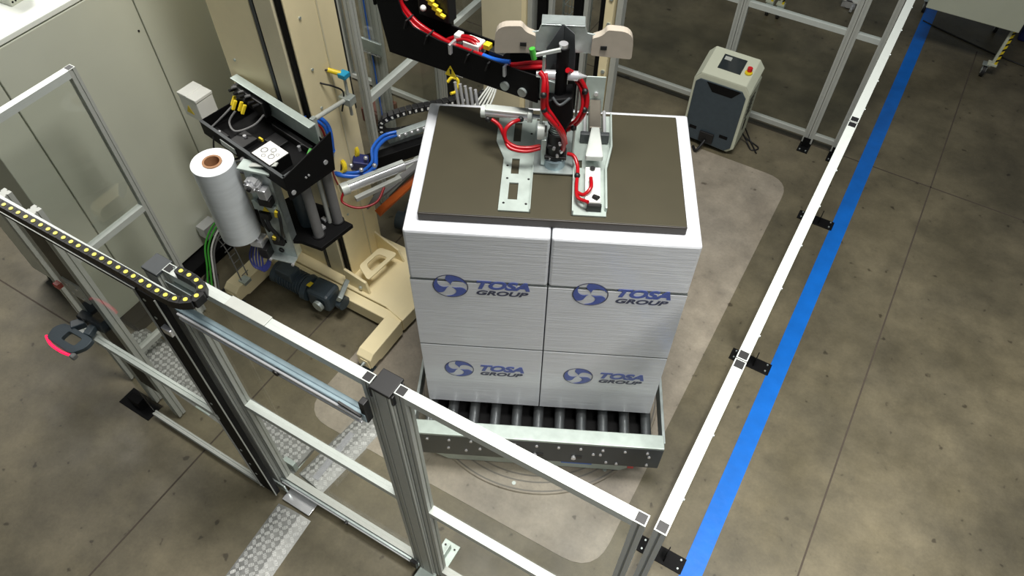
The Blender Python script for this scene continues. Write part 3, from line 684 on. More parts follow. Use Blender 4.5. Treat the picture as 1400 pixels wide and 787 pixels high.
for s_ in (-.03, .03): m.tube([(-3.66, 1.98+s_, .30), (-3.45, 1.94+s_, .24), (-3.18, 1.80+s_, .19)], .004)
for k in range(9): 
    x = -3.62+k*.052; y = 1.975-k*.018; z = .29-k*.012; m.tube([(x, y-.03, z), (x, y+.03, z)], .003, sub=1)
m.build('wires', roller_m, c, kind='stuff'); B((-3.68, 1.90, .24), (-3.60, 2.02, .34)).build('tray_bracket', chrome_m, c, .003)
B((-3.20, 1.76, .165), (-3.14, 1.82, .19)).build('tray_foot', steel_m, c)

# ------------------------------------------------------------------ sensor on column side
c = thing('rod_sensor', (-2.5, 2.2, 1.55), 'grey rod arm with cyan and yellow sensor bolted on the column side', 'sensor')
B((-2.50, 2.135, 1.36), (-2.475, 2.165, 1.62)).build('mount_bracket', steel_m, c, .002)
MB().cyl((-2.49, 2.17, 1.60), (-2.49, 2.42, 1.56), .013, n=14).build('rod', alu_m, c)
B((-2.53, 2.40, 1.53), (-2.45, 2.46, 1.58)).build('clamp', steel_m, c, .005)
MB().cyl((-2.49, 2.44, 1.44), (-2.49, 2.44, 1.70), .009, n=12).build('rod', alu_m, c)
B((-2.51, 2.41, 1.70), (-2.46, 2.46, 1.73)).build('sensor_head', cyan_m, c, .004)
MB().cyl((-2.56, 2.40, 1.74), (-2.50, 2.43, 1.72), .014, n=10).build('yellow_connector', yel_m, c)
MB().tube([(-2.56, 2.40, 1.74), (-2.60, 2.36, 1.74), (-2.58, 2.33, 1.70), (-2.52, 2.38, 1.66), (-2.50, 2.42, 1.60), (-2.50, 2.38, 1.5)], .005).build('black_wire', blackp_m, c)

# ------------------------------------------------------------------ film clamp mechanism behind column
c = thing('film_cutter_arm', (-2.5, 2.7, .8), 'black arm with silver cylinder and blue hoses reaching from column toward load', 'machine arm')
MB().beam((-2.640,2.525,0.900), (-2.214,3.201,0.900), .07, .09).build('arm', black_m, c, .004)
MB().beam((-2.538,2.431,0.930), (-2.122,3.060,0.930), .008, .02).build('arm_edge', alu_w, c)
p = Vector((-2.484,2.280,1.000)); q = Vector((-2.309,2.613,1.000))
MB().cyl(p, q, .034, n=20).build('cylinder_barrel', chrome_m, c); MB().beam(p+Vector((0, 0, .03)), q+Vector((0, 0, .03)), .03, .02).build('cylinder_rail', alu_w, c, .003)
MB().cyl(q, (-2.099,3.030,1.000), .010, n=12).build('piston_rod', chrome_m, c)
MB().cyl(p-(q-p)*.12, p, .040, n=20).build('cylinder_head', alu_w, c)
MB().beam((-2.422,2.259,0.950), (-2.295,2.553,0.950), .03, .03).build('lower_profile', alu_m, c, .003)
MB().tube([(-2.483,2.237,1.000), (-2.475,2.199,0.950), (-2.383,2.230,0.920), (-2.318,2.328,0.920), (-2.334,2.431,0.950)], .008).build('red_hose', dred_m, c)
MB().tube([(-2.515,2.259,1.300), (-2.583,2.265,1.150), (-2.569,2.302,1.050), (-2.471,2.383,1.020), (-2.442,2.492,1.020), (-2.504,2.596,1.050), (-2.519,2.708,1.050), (-2.481,2.781,1.050)], .016).build('blue_hose', bhose_m, c)
MB().tube([(-2.545,2.277,1.300), (-2.610,2.271,1.150), (-2.601,2.313,1.050), (-2.475,2.381,1.050), (-2.458,2.491,1.050), (-2.508,2.570,1.080), (-2.524,2.697,1.080), (-2.474,2.776,1.080)], .010).build('navy_hose', bhose_m, c)
for wp in ((-2.570,2.346,1.080), (-2.588,2.490,1.080)):
    ax_ = Vector((-.25, -.85, .30)).normalized()
    w = MB().cyl(Vector(wp)-ax_*.012, Vector(wp)+ax_*.012, .042, n=26, hole=.026).build('yellow_wheel', yel_m, c)
    MB().cyl(Vector(wp)-ax_*.014, Vector(wp)+ax_*.010, .027, n=18).build('wheel_hub', blackp_m, w)
MB().obox((-2.544,2.477,1.020), (.10, .08, .08), (10, 20, 40)).build('valve_cluster', navy_m, c, .008)
m = MB()
for wp in ((-2.525,2.381,1.080), (-2.489,2.480,1.080), (-2.448,2.383,1.080), (-2.403,2.455,1.080)): m.sphere(wp, .014)
m.build('fitting', chrome_m, c)
MB().beam((-2.544,2.761,1.000), (-2.364,3.083,1.000), .05, .05).build('manifold', steel_m, c, .004)
m = MB()
for k in range(6): m.sphere(Vector((-2.472,2.797,1.030)).lerp(Vector((-2.337,3.013,1.030)), k/6), .012)
m.build('fitting', chrome_m, c)
MB().beam((-2.662,2.766,0.850), (-2.377,3.084,0.850), .10, .04).build('grey_tray', dkgrey_m, c)
MB().beam((-2.512,2.509,0.550), (-2.385,2.831,0.700), .06, .015).build('orange_flap', orange_m, c)
MB().beam((-2.585,2.487,0.600), (-2.377,2.860,0.800), .05, .015).build('grey_flap', roller_m, c)
c = thing('cable_chain', (-2.449,2.888,1.100), 'black cable drag chain with pale slots looping behind load left corner', 'cable chain')
cps = [(-2.224,3.235,1.150), (-2.345,3.075,1.150), (-2.472,2.929,1.150), (-2.574,2.826,1.120), (-2.617,2.802,1.060), (-2.603,2.809,1.000), (-2.542,2.874,0.980), (-2.432,3.009,0.980), (-2.253,3.267,0.980)]
cps = [Vector(v) for v in cps]; S = []
for i in range(len(cps)-1):
    p0, p1, p2, p3 = [cps[min(max(j, 0), len(cps)-1)] for j in (i-1, i, i+1, i+2)]
    for k in range(80):
        t_ = k/80; S.append(.5*((2*p1)+(p2-p0)*t_+(2*p0-5*p1+4*p2-p3)*t_*t_+(3*p1-p0-3*p2+p3)*t_**3))
acc = 0
for a_, b_ in zip(S, S[1:]):
    acc += (b_-a_).length
    if acc > .038:
        acc = 0; d = (b_-a_).normalized()
        l = MB().beam(b_-d*.0185, b_+d*.0185, .05, .040).build('chain_link', blackp_m, c, .003)
        s_ = d.cross(Vector((0, 0, 1))).normalized()*-.026
        MB().beam(b_-d*.006, b_+d*.006, .054, .018).build('pale_slot', white_m, l)

# ------------------------------------------------------------------ load: six wrapped cartons on the roller conveyor
LA = math.radians(26.6); LX = Matrix.Translation((-1.075, 2.225, 0)) @ Matrix.Rotation(LA, 4, 'Z')
HW, HD = .628, .425
zs = [.445, 1.02, 1.545, 1.872]
lvl = ['bottom', 'middle', 'top']
fcu_cache = {}
def text_mesh(body, size, shear, name, m, M4, ext=.0008, off=.0):
    cu = bpy.data.curves.new(name, 'FONT'); cu.body = body; cu.size = size; cu.shear = shear; cu.extrude = ext; cu.offset = off; cu.align_x = 'LEFT'
    ob = bpy.data.objects.new(name, cu); COL.objects.link(ob)
    dg = bpy.context.evaluated_depsgraph_get(); me = bpy.data.meshes.new_from_object(ob.evaluated_get(dg))
    bpy.data.objects.remove(ob); me.transform(M4); me.materials.clear(); me.materials.append(m)
    r = bpy.data.objects.new(name, me); COL.objects.link(r); return r
def emblem(parent, s, z, k):
    """swirl disc emblem and two-line lettering printed on the carton front at local x=s, height z"""
    y = -HD-.0015
    F = LX @ Matrix.Translation((s, y, z)) @ Matrix.Rotation(math.pi/2, 4, 'X')     # local xy -> face plane
    R1 = .078*k
    m = MB(F)
    N_ = 44; vs = []; 
    for (r, zz) in ((1.0, .0), (.955, .0), (1.0, .0015), (.955, .0015)):
        vs += [(math.cos(2*math.pi*i/N_)*R1*r, math.sin(2*math.pi*i/N_)*R1*r, zz) for i in range(N_)]
    fs = [(2*N_+i, 2*N_+(i+1)%N_, 3*N_+(i+1)%N_, 3*N_+i) for i in range(N_)]+[(i, (i+1)%N_, 2*N_+(i+1)%N_, 2*N_+i) for i in range(N_)]
    m.add(vs, fs); m.build('emblem_ring', inkd_m, parent)
    m = MB(F)
    for q in range(3):                        # three curved blades
        a0 = math.radians(100+120*q); pts = []
        for i in range(11):
            t_ = i/10; a = a0-t_*1.5; pts.append((math.cos(a)*R1*.94, math.sin(a)*R1*.94))
        for i in range(11):
            t_ = i/10; r = R1*(.94*(1-t_)+.10*t_); a = a0-1.5+t_*1.15-.0; bul = .35*math.sin(math.pi*t_); pts.append((math.cos(a+bul)*r, math.sin(a+bul)*r))
        for i in range(1, 10):
            t_ = i/10; r = R1*(.10*(1-t_)+.94*t_); a = a0-.35+t_*.35+.55*math.sin(math.pi*t_)*.7; pts.append((math.cos(a)*r, math.sin(a)*r))
        m.prism(pts, lambda a, b, t: (a, b, t), 0, .0014)
    m.build('emblem_blade', ink_m, parent)
    T1 = F @ Matrix.Translation((R1*1.30, -.004*k, 0)); T2 = F @ Matrix.Translation((R1*1.36, -.048*k, 0))
    r = text_mesh('TOSA', .098*k, .28, 'lettering', ink_m, T1 @ Matrix.Diagonal((.96, .74, 1, 1)), off=.0045); par(r, parent)
    r = text_mesh('GROUP', .060*k, .28, 'lettering', inkd_m, T2 @ Matrix.Diagonal((1.10, .70, 1, 1)), off=.002); par(r, parent)
for li in range(3):
    for sd_ in (0, 1):
        x0, x1 = (-HW, -.0025) if sd_ == 0 else (.0025, HW)
        dz = 0 if sd_ == 0 else .012*li
        a = zs[li]+(.004 if li else 0); b = zs[li+1]-.004 if li < 2 else zs[3]
        side = 'left' if sd_ == 0 else 'right'
        t = thing('carton', LX @ Vector(((x0+x1)/2, 0, a)), '%s %s white carton of the wrapped load%s' % (lvl[li], side, ', printed with blue emblem and lettering' if li < 2 else ', under the brown board'), 'carton', 'white cartons of the wrapped load')
        MB(LX).box((x0, -HD, a), (x1, HD, b)).build('carton_body', box_m, t, .012 if li == 2 else .003)
        if li == 0: emblem(t, -.628+.19 if sd_ == 0 else .195, .80, 1.0)
        if li == 1: emblem(t, -.628+.185 if sd_ == 0 else .195, 1.512, 1.05)
seam_m = mat('grey_seam_shade', (92, 98, 98), .5)  # grey strips paint the shade in the gaps between carton layers
for li, nm in ((1, 'lower'), (2, 'upper')):
    o = B((-HW+.001, -HD+.001, zs[li]-.0035), (-.0028, HD-.001, zs[li]+.0035), LX).build('seam_shade', seam_m); tag(o, 'thin grey strip painting the dark gap in the %s seam of the left carton stack' % nm, 'sheet', 'painted shade strips between the cartons')
    o = B((.0028, -HD+.001, zs[li]-.0035), (HW-.001, HD-.001, zs[li]+.0035), LX).build('seam_shade', seam_m); tag(o, 'thin grey strip painting the dark gap in the %s seam of the right carton stack' % nm, 'sheet', 'painted shade strips between the cartons')
# brown board on top
c = thing('top_board', LX @ Vector((0, 0, 1.872)), 'olive brown pressing board with dark edge lying on the white load', 'board')
MB(LX).box((-.568, -.365, 1.873), (.560, .345, 1.918)).build('board_edge', lidedge_m, c, .006)
MB(LX).box((-.564, -.361, 1.918), (.556, .341, 1.921)).build('board_face', lid_m, c, .001)

# ------------------------------------------------------------------ turntable conveyor
c = thing('roller_conveyor', (-1.075, 2.225, 0), 'roller conveyor with pale steel side rails under the white cartons', 'conveyor')
MB(LX).box((-.69, -.64, .425), (.70, -.555, .445)).build('front_rail_top', galv_w, c, .004)
MB(LX).box((-.69, -.64, .20), (.70, -.632, .425)).build('front_rail_face', dkgrey_m, c, .002)
MB(LX).box((-.69, .555, .425), (.70, .64, .445)).build('rear_rail_top', galv_w, c, .004)
MB(LX).box((-.69, .632, .30), (.70, .64, .425)).build('rear_rail_face', dkgrey_m, c, .002)
for s_ in (-1, 1):
    MB(LX).box((s_*.70-.008, -.60, .32), (s_*.70+.008, .60, .44)).build('end_rail', steel_m, c, .002)
for k in range(11):
    MB(LX).cyl((-.615+k*.123, -.55, .365), (-.615+k*.123, .55, .365), .030, n=16).build('roller', zincd_m, c)
m = MB(LX)
for k in range(11): m.cyl((-.615+k*.123, -.64, .385), (-.615+k*.123, -.648, .385), .009, n=6)
for (x, z) in ((-.5, .29), (-.4, .27), (-.32, .30), (.32, .33), (.36, .33), (.40, .24), (.46, .23), (.63, .24), (.63, .34)): m.cyl((x, -.64, z), (x, -.648, z), .009, n=8)
for (x, z) in ((-.02, .28), (.20, .28)): MB(LX).box((x, -.645, z-.012), (x+.06, -.64, z+.012)).build('rail_slot', blackp_m, c); m.cyl((x+.012, -.64, z), (x+.012, -.655, z), .014, n=10)
m.build('rail_bolt', chrome_m, c)
MB(LX).prism([(-.60, .07), (-.52, .0), (.50, .0), (.58, .07), (.58, .11), (-.60, .11)], lambda a, b, t: (a, t, b+.05), -.60, .60).build('chassis_box', galv_w, c, .004)
MB(LX).box((-.62, -.56, .18), (.62, .56, .30)).build('inner_frame', black_m, c)
MB(LX).box((.15, -.604, .11), (.33, -.600, .15)).build('blue_sticker', bhose_m, c)
MB(LX).box((.54, -.606, .10), (.575, -.600, .15)).build('red_reflector', redp_m, c)
c2 = thing('turntable_disc', (-1.075, 2.225, 0), 'round steel turntable plate flush on the floor below conveyor', 'turntable')
MB().cyl((-1.075, 2.225, .003), (-1.075, 2.225, .014), .77, .765, n=96).build('disc', patch_m, c2)
for r in (.755, .70, .66):
    MB().cyl((-1.075, 2.225, .013), (-1.075, 2.225, .0165), r, n=96, hole=r-.008).build('ring_groove', mat('dull_ring', (104, 101, 96), .5, .2), c2)
MB().cyl((-1.075, 2.225, .0), (-1.075, 2.225, .05), .45, n=48).build('hub', dkgrey_m, c2)
m = MB()
for k in range(8): m.cyl((-1.075+.72*math.cos(k*.785+.3), 2.225+.72*math.sin(k*.785+.3), .014), (-1.075+.72*math.cos(k*.785+.3), 2.225+.72*math.sin(k*.785+.3), .018), .012, n=10)
m.build('disc_screw', steel_m, c2)

# ------------------------------------------------------------------ pressing head on the board
c = thing('pressing_head', LX @ Vector((0, 0, 1.925)), 'galvanised pressing head with red hoses standing on the brown board', 'machine head')
def plate_holes(u0, u1, v0, v1, holes, f, th, name, m_, parent):
    """plate in u,v with rectangular openings stacked along v"""
    g = MB(); vc = v0
    hs = sorted(holes, key=lambda h: h[2])
    for (a, b_, c0_, c1_) in hs:
        g.prism([(u0, vc), (u1, vc), (u1, c0_), (u0, c0_)], f, 0, th); g.prism([(u0, c0_), (a, c0_), (a, c1_), (u0, c1_)], f, 0, th); g.prism([(b_, c0_), (u1, c0_), (u1, c1_), (b_, c1_)], f, 0, th); vc = c1_
    g.prism([(u0, vc), (u1, vc), (u1, v1), (u0, v1)], f, 0, th)
    return g.build(name, m_, parent)
# feet run along world -y direction slightly rotated; use board frame of the head
HA = math.radians(26.6)
HX = Matrix.Translation(Vector((-1.073,2.205,1.925))) @ Matrix.Rotation(HA, 4, 'Z')
def hp(x, y, z): return HX @ Vector((x, y, z))
f = lambda a, b, t: hp(a, b, .004+t)
GL = lambda x, y, z: LX @ Vector((x, y, z))
Z0 = 1.924
def lf(a, b, t): return GL(a, b, Z0+t)
m = MB(); w0 = -.230; w1 = -.095; TH = .006
def strips(m, x0f, x1, vs, holes):
    """plate whose left edge x0f(y) varies, with openings"""
    pass
rows = [(-.333, -.267, None), (-.267, -.165, (-.194, -.154)), (-.165, -.110, None), (-.110, -.012, (-.192, -.158)), (-.012, .102, None), (.102, .233, (-.196, -.162)), (.233, .265, None)]
def xl(y): return -.230 if y < -.01 else (-.230-.042*min(1, (y+.012)/.114))
for a, b, h in rows:
    if h is None: m.prism([(xl(a), a), (w1, a), (w1, b), (xl(b), b)], lf, 0, TH)
    else:
        m.prism([(xl(a), a), (h[0], a), (h[0], b), (xl(b), b)], lf, 0, TH); m.prism([(h[1], a), (w1, a), (w1, b), (h[1], b)], lf, 0, TH)
m.prism([(w1-.004, -.333), (w1, -.333), (w1, .265), (w1-.004, .265)], lf, 0, .022)
m.build('left_foot_plate', galv_w, c)
k = MB()
for (x, y) in ((-.21, -.29), (-.115, -.29), (-.205, -.14), (-.112, -.14), (-.21, .06), (-.112, .05), (-.115, .16), (-.21, -.06)): k.cyl(GL(x, y, Z0+TH), GL(x, y, Z0+TH+.0012), .0055, n=10)
k.build('bolt_hole', blackp_m, c)
m = MB()
def xr(y): return .222 if y < -.07 else (.222+.024*min(1, (y+.07)/.10))
for a, b, h in ((-.336, -.05, None), (-.05, -.0, (.10, .118)), (.0, .13, None), (.13, .312, (.205, .222))):
    if h is None: m.prism([(.078, a), (xr(a), a), (xr(b), b), (.078, b)], lf, 0, TH)
    else: m.prism([(.078, a), (h[0], a), (h[0], b), (.078, b)], lf, 0, TH); m.prism([(h[1], a), (xr(a), a), (xr(b), b), (h[1], b)], lf, 0, TH)
m.prism([(.078, -.336), (.084, -.336), (.084, .312), (.078, .312)], lf, 0, .03)
m.build('right_foot_plate', galv_w, c)
m = MB(); m.prism([(.216, -.31), (.226, -.31), (.226, -.07), (.252, .08), (.252, .305), (.244, .312), (.242, .08), (.216, -.06)], lf, 0, .03); m.build('side_flange', galv_w, c, .003)
m = MB(); m.prism([(-.095, -.098), (.08, -.098), (.08, .25), (-.095, .25)], lf, .004, .010); m.build('bridge_plate', steel_m, c)
MB(LX).cyl((-.005, -.035, 1.93), (-.005, -.035, 1.975), .048, n=28).build('base_collar', zinc_m, c)
m = MB(LX); m.cyl((-.005, -.03, 1.97), (-.0, -.02, 2.10), .040, n=24); m.box((-.05, -.07, 1.985), (.045, -.0, 2.0)); m.box((-.04, -.06, 2.04), (.04, .0, 2.055)); m.build('swivel_body', blackp_m, c, .003)
k = MB(LX)
for (a, z) in ((-120, 1.99), (-80, 2.01), (-50, 1.985), (-100, 2.05), (-70, 2.075), (-40, 2.06), (-60, 2.03)): 
    r_ = math.radians(a); k.cyl((-.003+.04*math.cos(r_), -.025+.04*math.sin(r_), z), (-.003+.052*math.cos(r_), -.025+.052*math.sin(r_), z), .007, n=8)
k.build('swivel_fitting', chrome_m, c)
m = MB(LX)
for i in range(4): m.cyl((0, -.015, 2.10+i*.012), (0, -.015, 2.106+i*.012), .034, n=20)
m.build('spring_coil', steel_m, c, kind='stuff')
MB(LX).prism([(-.055, 2.20), (-.05, 2.28), (.05, 2.30), (.06, 2.20), (.035, 2.13), (.0, 2.11)], lambda a, b, t: (a, t, b), -.05, .05).build('rotary_joint', black_m, c, .008)
MB(LX).cyl((0, 0, 2.14), (0, 0, 2.28), .045, n=24).build('joint_core', blackp_m, c)
MB(LX).cyl((0, 0, 2.28), (0, 0, 2.50), .024, n=24).build('lift_cylinder', black_m, c)
MB(LX).cyl((0, 0, 2.50), (0, 0, 2.515), .018, n=20).build('cylinder_cap', chrome_m, c)
m = MB(LX)
for s_ in (-1, 1): m.cyl((s_*.024, -.02, 2.385), (s_*.065, -.02, 2.385), .020, n=16); m.cyl((s_*.065, -.02, 2.385), (s_*.10, -.02, 2.385), .015, .003 if s_ > 0 else .012, n=12)
m.build('pivot_fitting', chrome_m, c)
m = MB(LX); m.prism([(-.065, 2.36), (-.065, 2.47), (-.01, 2.565), (-.0, 2.56), (-.0, 2.36)], lambda a, b, t: (a, .05+a*.3+t, b), 0, .006); m.prism([(.0, 2.36), (.0, 2.56), (.04, 2.54), (.05, 2.44), (.05, 2.36)], lambda a, b, t: (a, .05-a*.6+t, b), 0, .006); m.build('folded_bracket', dkgrey_m, c, .002)
m = MB(LX); m.beam((-.01, -.02, 2.50), (-.11, -.02, 2.47), .012, .012); m.build('cross_rod', alu_w, c); MB(LX).cyl((-.11, -.02, 2.455), (-.12, -.02, 2.50), .012, n=12).build('green_fitting', green_m, c)
MB(LX).box((-.078, -.02, 2.12), (-.066, .01, 2.46)).build('white_rod', galv_w, c, .002)
MB(LX).tube([(-.03, -.05, 2.30), (0, -.065, 2.275), (.04, -.05, 2.30)], .006).build('wire_loop', dkgrey_m, c)
# side cheeks / rollers around the joint
m = MB(LX); m.cyl((-.085, -.02, 2.10), (-.055, -.02, 2.10), .036, n=24); m.cyl((.055, .02, 2.12), (.08, .02, 2.12), .032, n=24); m.build('pivot_disc', alu_w, c, .002)
MB(LX).box((-.06, -.03, 1.95), (-.045, .02, 2.10)).build('upright_plate', alu_m, c, .002)
MB(LX).box((-.065, -.055, 1.94), (-.045, -.03, 2.08)).build('upright_plate', steel_m, c, .002)
# right actuator
m = MB(LX); m.box((.13, -.30, 1.93), (.195, -.09, 1.975)); m.build('actuator_body', white_m, c, .004)
m = MB(LX); m.box((.14, -.315, 1.93), (.20, -.30, 1.965)); m.cyl((.16, -.105, 1.975), (.16, -.105, 1.985), .012, n=10); m.cyl((.165, -.27, 1.975), (.185, -.285, 1.98), .012, n=10); m.build('actuator_fitting', blackp_m, c)
m = MB(LX); m.prism([(.152, .13), (.188, .13), (.203, -.05), (.203, -.065), (.127, -.065), (.127, -.05)], lambda a, b, t: (a, b, 1.985+t), 0, .03); m.build('lever', alu_w, c, .006)
m = MB(LX); m.box((.142, .13, 1.94), (.195, .33, 2.01)); m.build('slide_block', mat('brushed_dark_steel', (118, 112, 102), .4, .5), c, .004)
m = MB(LX)
for x in (.125, .214): m.cyl((x, .14, 1.965), (x, .30, 1.965), .008, n=12)
m.build('guide_rod', chrome_m, c)
m = MB(LX); m.box((.105, .11, 1.935), (.235, .135, 1.985)); m.build('rod_block', dkgrey_m, c, .004)
m = MB(LX); m.box((.118, .335, 1.93), (.208, .341, 2.13)); m.build('rear_upright', galv_w, c, .004)
k = MB(LX); k.cyl((.17, .335, 1.97), (.17, .325, 1.97), .010, n=8); k.cyl((.17, .335, 2.04), (.17, .325, 2.04), .010, n=8); k.build('upright_bolt', chrome_m, c)
# slotted uprights behind head
MB(LX).box((.07, .02, 1.93), (.078, .10, 2.32)).build('mast_plate', alu_m, c, .002)
# left silver cylinder
p = Vector((-1.386,2.144,2.120)); q = Vector((-1.214,2.213,2.120))
MB().cyl(p, q, .022, n=20).build('air_cylinder', chrome_m, c); MB().beam(p+Vector((0, 0, .018)), q+Vector((0, 0, .018)), .04, .014).build('cylinder_rail', alu_w, c, .003)
m = MB(); m.cyl(p, p+(p-q)*.10, .028, n=16); m.cyl(q, q-(p-q)*.10, .028, n=16); m.build('cylinder_end', alu_w, c, .002)
MB().cyl(q, (-1.161,2.234,2.120), .010, n=10).build('piston_rod', chrome_m, c)
m = MB(); m.sphere((-1.350,2.103,2.120), .013); m.sphere((-1.229,2.176,2.120), .013); m.build('black_fitting', blackp_m, c)
HR = .0085
def hose(name, pts, r=HR, mm=red_m): return MB().tube(pts, r).build(name, mm, c)
hose('red_hose', [(-1.336,2.111,2.120), (-1.297,2.113,2.100), (-1.263,2.099,2.060), (-1.223,2.074,2.040), (-1.160,2.098,2.030), (-1.116,2.147,2.030)])
hose('red_hose', [(-1.226,2.178,2.120), (-1.249,2.136,2.120), (-1.261,2.101,2.100), (-1.248,2.086,2.060), (-1.201,2.093,2.040), (-1.150,2.118,2.040), (-1.119,2.153,2.040)])
hose('red_hose', [(-1.128,2.139,2.420), (-1.103,2.132,2.400), (-1.092,2.110,2.360), (-1.084,2.102,2.280), (-1.056,2.108,2.240), (-1.027,2.136,2.180), (-1.016,2.172,2.100), (-1.027,2.189,2.030)], .011)
hose('red_hose', [(-1.117,2.168,2.400), (-1.091,2.137,2.360), (-1.083,2.130,2.280), (-1.055,2.139,2.230), (-1.020,2.166,2.150), (-1.010,2.182,2.080)], .008)
hose('red_hose', [(-1.040,2.204,2.420), (-1.021,2.263,2.360), (-0.991,2.281,2.300), (-0.974,2.272,2.240), (-0.983,2.255,2.180), (-1.016,2.254,2.120), (-1.056,2.242,2.080)], .011)
hose('red_hose', [(-1.040,2.256,2.360), (-1.006,2.271,2.300), (-0.983,2.250,2.240), (-0.995,2.231,2.180), (-1.037,2.241,2.120)], .007)
hose('red_hose', [(-1.012,2.210,2.000), (-0.979,2.209,2.000), (-0.940,2.171,1.980), (-0.897,2.078,1.970), (-0.862,2.024,1.970), (-0.808,2.009,1.985)])
hose('red_hose', [(-0.883,2.051,1.970), (-0.845,2.042,1.980), (-0.831,2.077,2.000), (-0.859,2.133,1.995)])
m = MB()
for v in ((-1.087,2.102,2.350), (-1.082,2.103,2.280), (-1.037,2.128,2.200), (-0.985,2.268,2.300), (-0.975,2.257,2.220), (-0.921,2.130,1.980), (-1.009,2.242,2.120)): m.sphere(v, .0135, 10, 6)
m.build('hose_tie', blackp_m, c)

# grip bar on the load axis above the head
c = thing('grip_bar', GL(0, .06, 2.505), 'wide steel cross bar with two pale rounded grips above the pressing head', 'cross bar')
def gf(a, b, t): return GL(a, .075+t, b)
MB().prism([(-.155, 2.425), (.15, 2.425), (.15, 2.505), (.09, 2.515), (.08, 2.545), (-.09, 2.545), (-.10, 2.515), (-.155, 2.505)], gf, 0, .008).build('bar_plate', steel_m, c, .002)
MB().prism([(-.09, 2.533), (.08, 2.533), (.08, 2.545), (-.09, 2.545)], gf, -.0, .07).build('bar_flange', steel_m, c, .002)
for s_ in (-1, 1):
    o_ = rounded([(s_*.11, 2.440), (s_*.275, 2.425), (s_*.275, 2.535), (s_*.16, 2.550), (s_*.15, 2.520), (s_*.11, 2.505)], .012, 4)
    pts = rounded([(s_*.11, 2.430), (s_*.272, 2.420), (s_*.268, 2.540), (s_*.165, 2.545), (s_*.15, 2.520), (s_*.11, 2.505)], [.008, .012, .055, .012, .02, .008], 6)
    MB().prism(pts if s_ > 0 else pts[::-1], gf, -.02, .018).build('grip', mat('beige_plastic', (176, 167, 153), .45), c, .006)
    MB(LX).box((min(s_*.145, s_*.17), .05, 2.460), (max(s_*.145, s_*.17), .056, 2.475)).build('grip_slot', blackp_m, c)
m = MB(LX)
for s_ in (-1, 1): m.cyl((s_*.125, .075, 2.465), (s_*.125, .065, 2.465), .012, n=10)
m.build('bar_bolt', chrome_m, c)

# black swing arm with red hoses
c = thing('press_arm', (-1.2, 2.25, 2.25), 'black angled arm with red hoses and yellow warning sign above the load', 'machine arm')
prof = [(-1.94, 2.17), (-1.43, 2.165), (-1.13, 2.17), (-1.13, 2.35), (-1.29, 2.345), (-1.65, 2.345), (-1.78, 2.365), (-1.85, 2.42), (-1.895, 2.52), (-1.91, 2.75), (-1.91, 3.3), (-2.10, 3.3), (-2.10, 2.6), (-1.99, 2.25)]
prof = [(-1.93, 2.19), (-1.165, 2.213), (-1.165, 2.345), (-1.29, 2.34), (-1.65, 2.345), (-1.78, 2.365), (-1.83, 2.42), (-1.86, 2.52), (-1.87, 2.75), (-1.87, 3.3), (-1.99, 3.3), (-1.99, 2.6), (-1.955, 2.36)]
MB().prism(prof, lambda a, b, t: (a, t, b), 2.200, 2.208).build('front_plate', black_m, c, .002)
MB().prism(prof, lambda a, b, t: (a, t, b), 2.320, 2.328).build('rear_plate', black_m, c, .002)
MB().prism([(-1.93, 2.20), (-1.15, 2.225), (-1.15, 2.235), (-1.90, 2.215)], lambda a, b, t: (a, t, b), 2.208, 2.32).build('floor_plate', black_m, c)
MB().box((-1.99, 2.208, 2.40), (-1.98, 2.32, 3.3)).build('outer_web', black_m, c)
m = MB()
for (px_) in (0, 1): 
    x = -1.32+px_*.085; m.cyl((x, 2.20, 2.245), (x, 2.188, 2.245), .020, n=14)
m.build('arm_bolt', steel_m, c)
MB().prism([(-1.63, 2.185), (-1.565, 2.185), (-1.5975, 2.24)], lambda a, b, t: (a, t, b), 2.1985, 2.1995).build('warning_sign', yel_m, c)
MB().prism([(-1.601, 2.197), (-1.594, 2.197), (-1.592, 2.222), (-1.603, 2.222)], lambda a, b, t: (a, t, b), 2.198, 2.1985).build('warning_mark', blackp_m, c)
MB().box((-1.165, 2.21, 2.19), (-1.09, 2.32, 2.335)).build('end_block', steel_m, c, .004)
MB().cyl((-1.17, 2.26, 2.30), (-1.10, 2.26, 2.38), .03, n=16).build('rubber_boot', blackp_m, c)
y = 2.20
m = MB()
base = [(-1.857,2.200,2.486), (-1.860,2.200,2.439), (-1.839,2.200,2.398), (-1.776,2.200,2.349), (-1.688,2.200,2.322), (-1.607,2.200,2.308), (-1.503,2.200,2.309), (-1.402,2.200,2.303), (-1.317,2.200,2.309), (-1.238,2.220,2.333), (-1.163,2.250,2.346)]
for (dy, dz) in ((.0, 0), (.018, .010), (.016, -.012)): m.tube([(a-.0, b+dy+.014, z_+dz+.008) for a, b, z_ in base], .0105)
m.build('red_hose', red_m, c)
MB().tube([(-1.672,2.260,2.279), (-1.646,2.260,2.313), (-1.576,2.260,2.355), (-1.510,2.260,2.363), (-1.467,2.260,2.336)], .011).build('red_hose', red_m, c)
MB().tube([(-1.647,2.240,2.278), (-1.617,2.240,2.324), (-1.556,2.240,2.359), (-1.505,2.240,2.363), (-1.466,2.240,2.341)], .007).build('red_hose', red_m, c)
m = MB()
for v in ((-1.587,2.200,2.322), (-1.320,2.200,2.311)): m.obox((v[0], v[1]+.01, v[2]+.008), (.012, .05, .05))
m.build('hose_clip', chrome_m, c, .003)
m = MB()
for v in ((-1.809,2.200,2.366), (-1.707,2.200,2.326), (-1.503,2.200,2.305), (-1.402,2.200,2.303)): m.obox((v[0], v[1]+.01, v[2]+.01), (.006, .056, .046), (0, 20, 0))
m.build('hose_tie', blackp_m, c)
m = MB(); m.box((-1.55, 2.23, 2.30), (-1.47, 2.29, 2.36)); m.box((-1.60, 2.24, 2.32), (-1.57, 2.28, 2.37)); m.build('valve_block', white_m, c, .005)
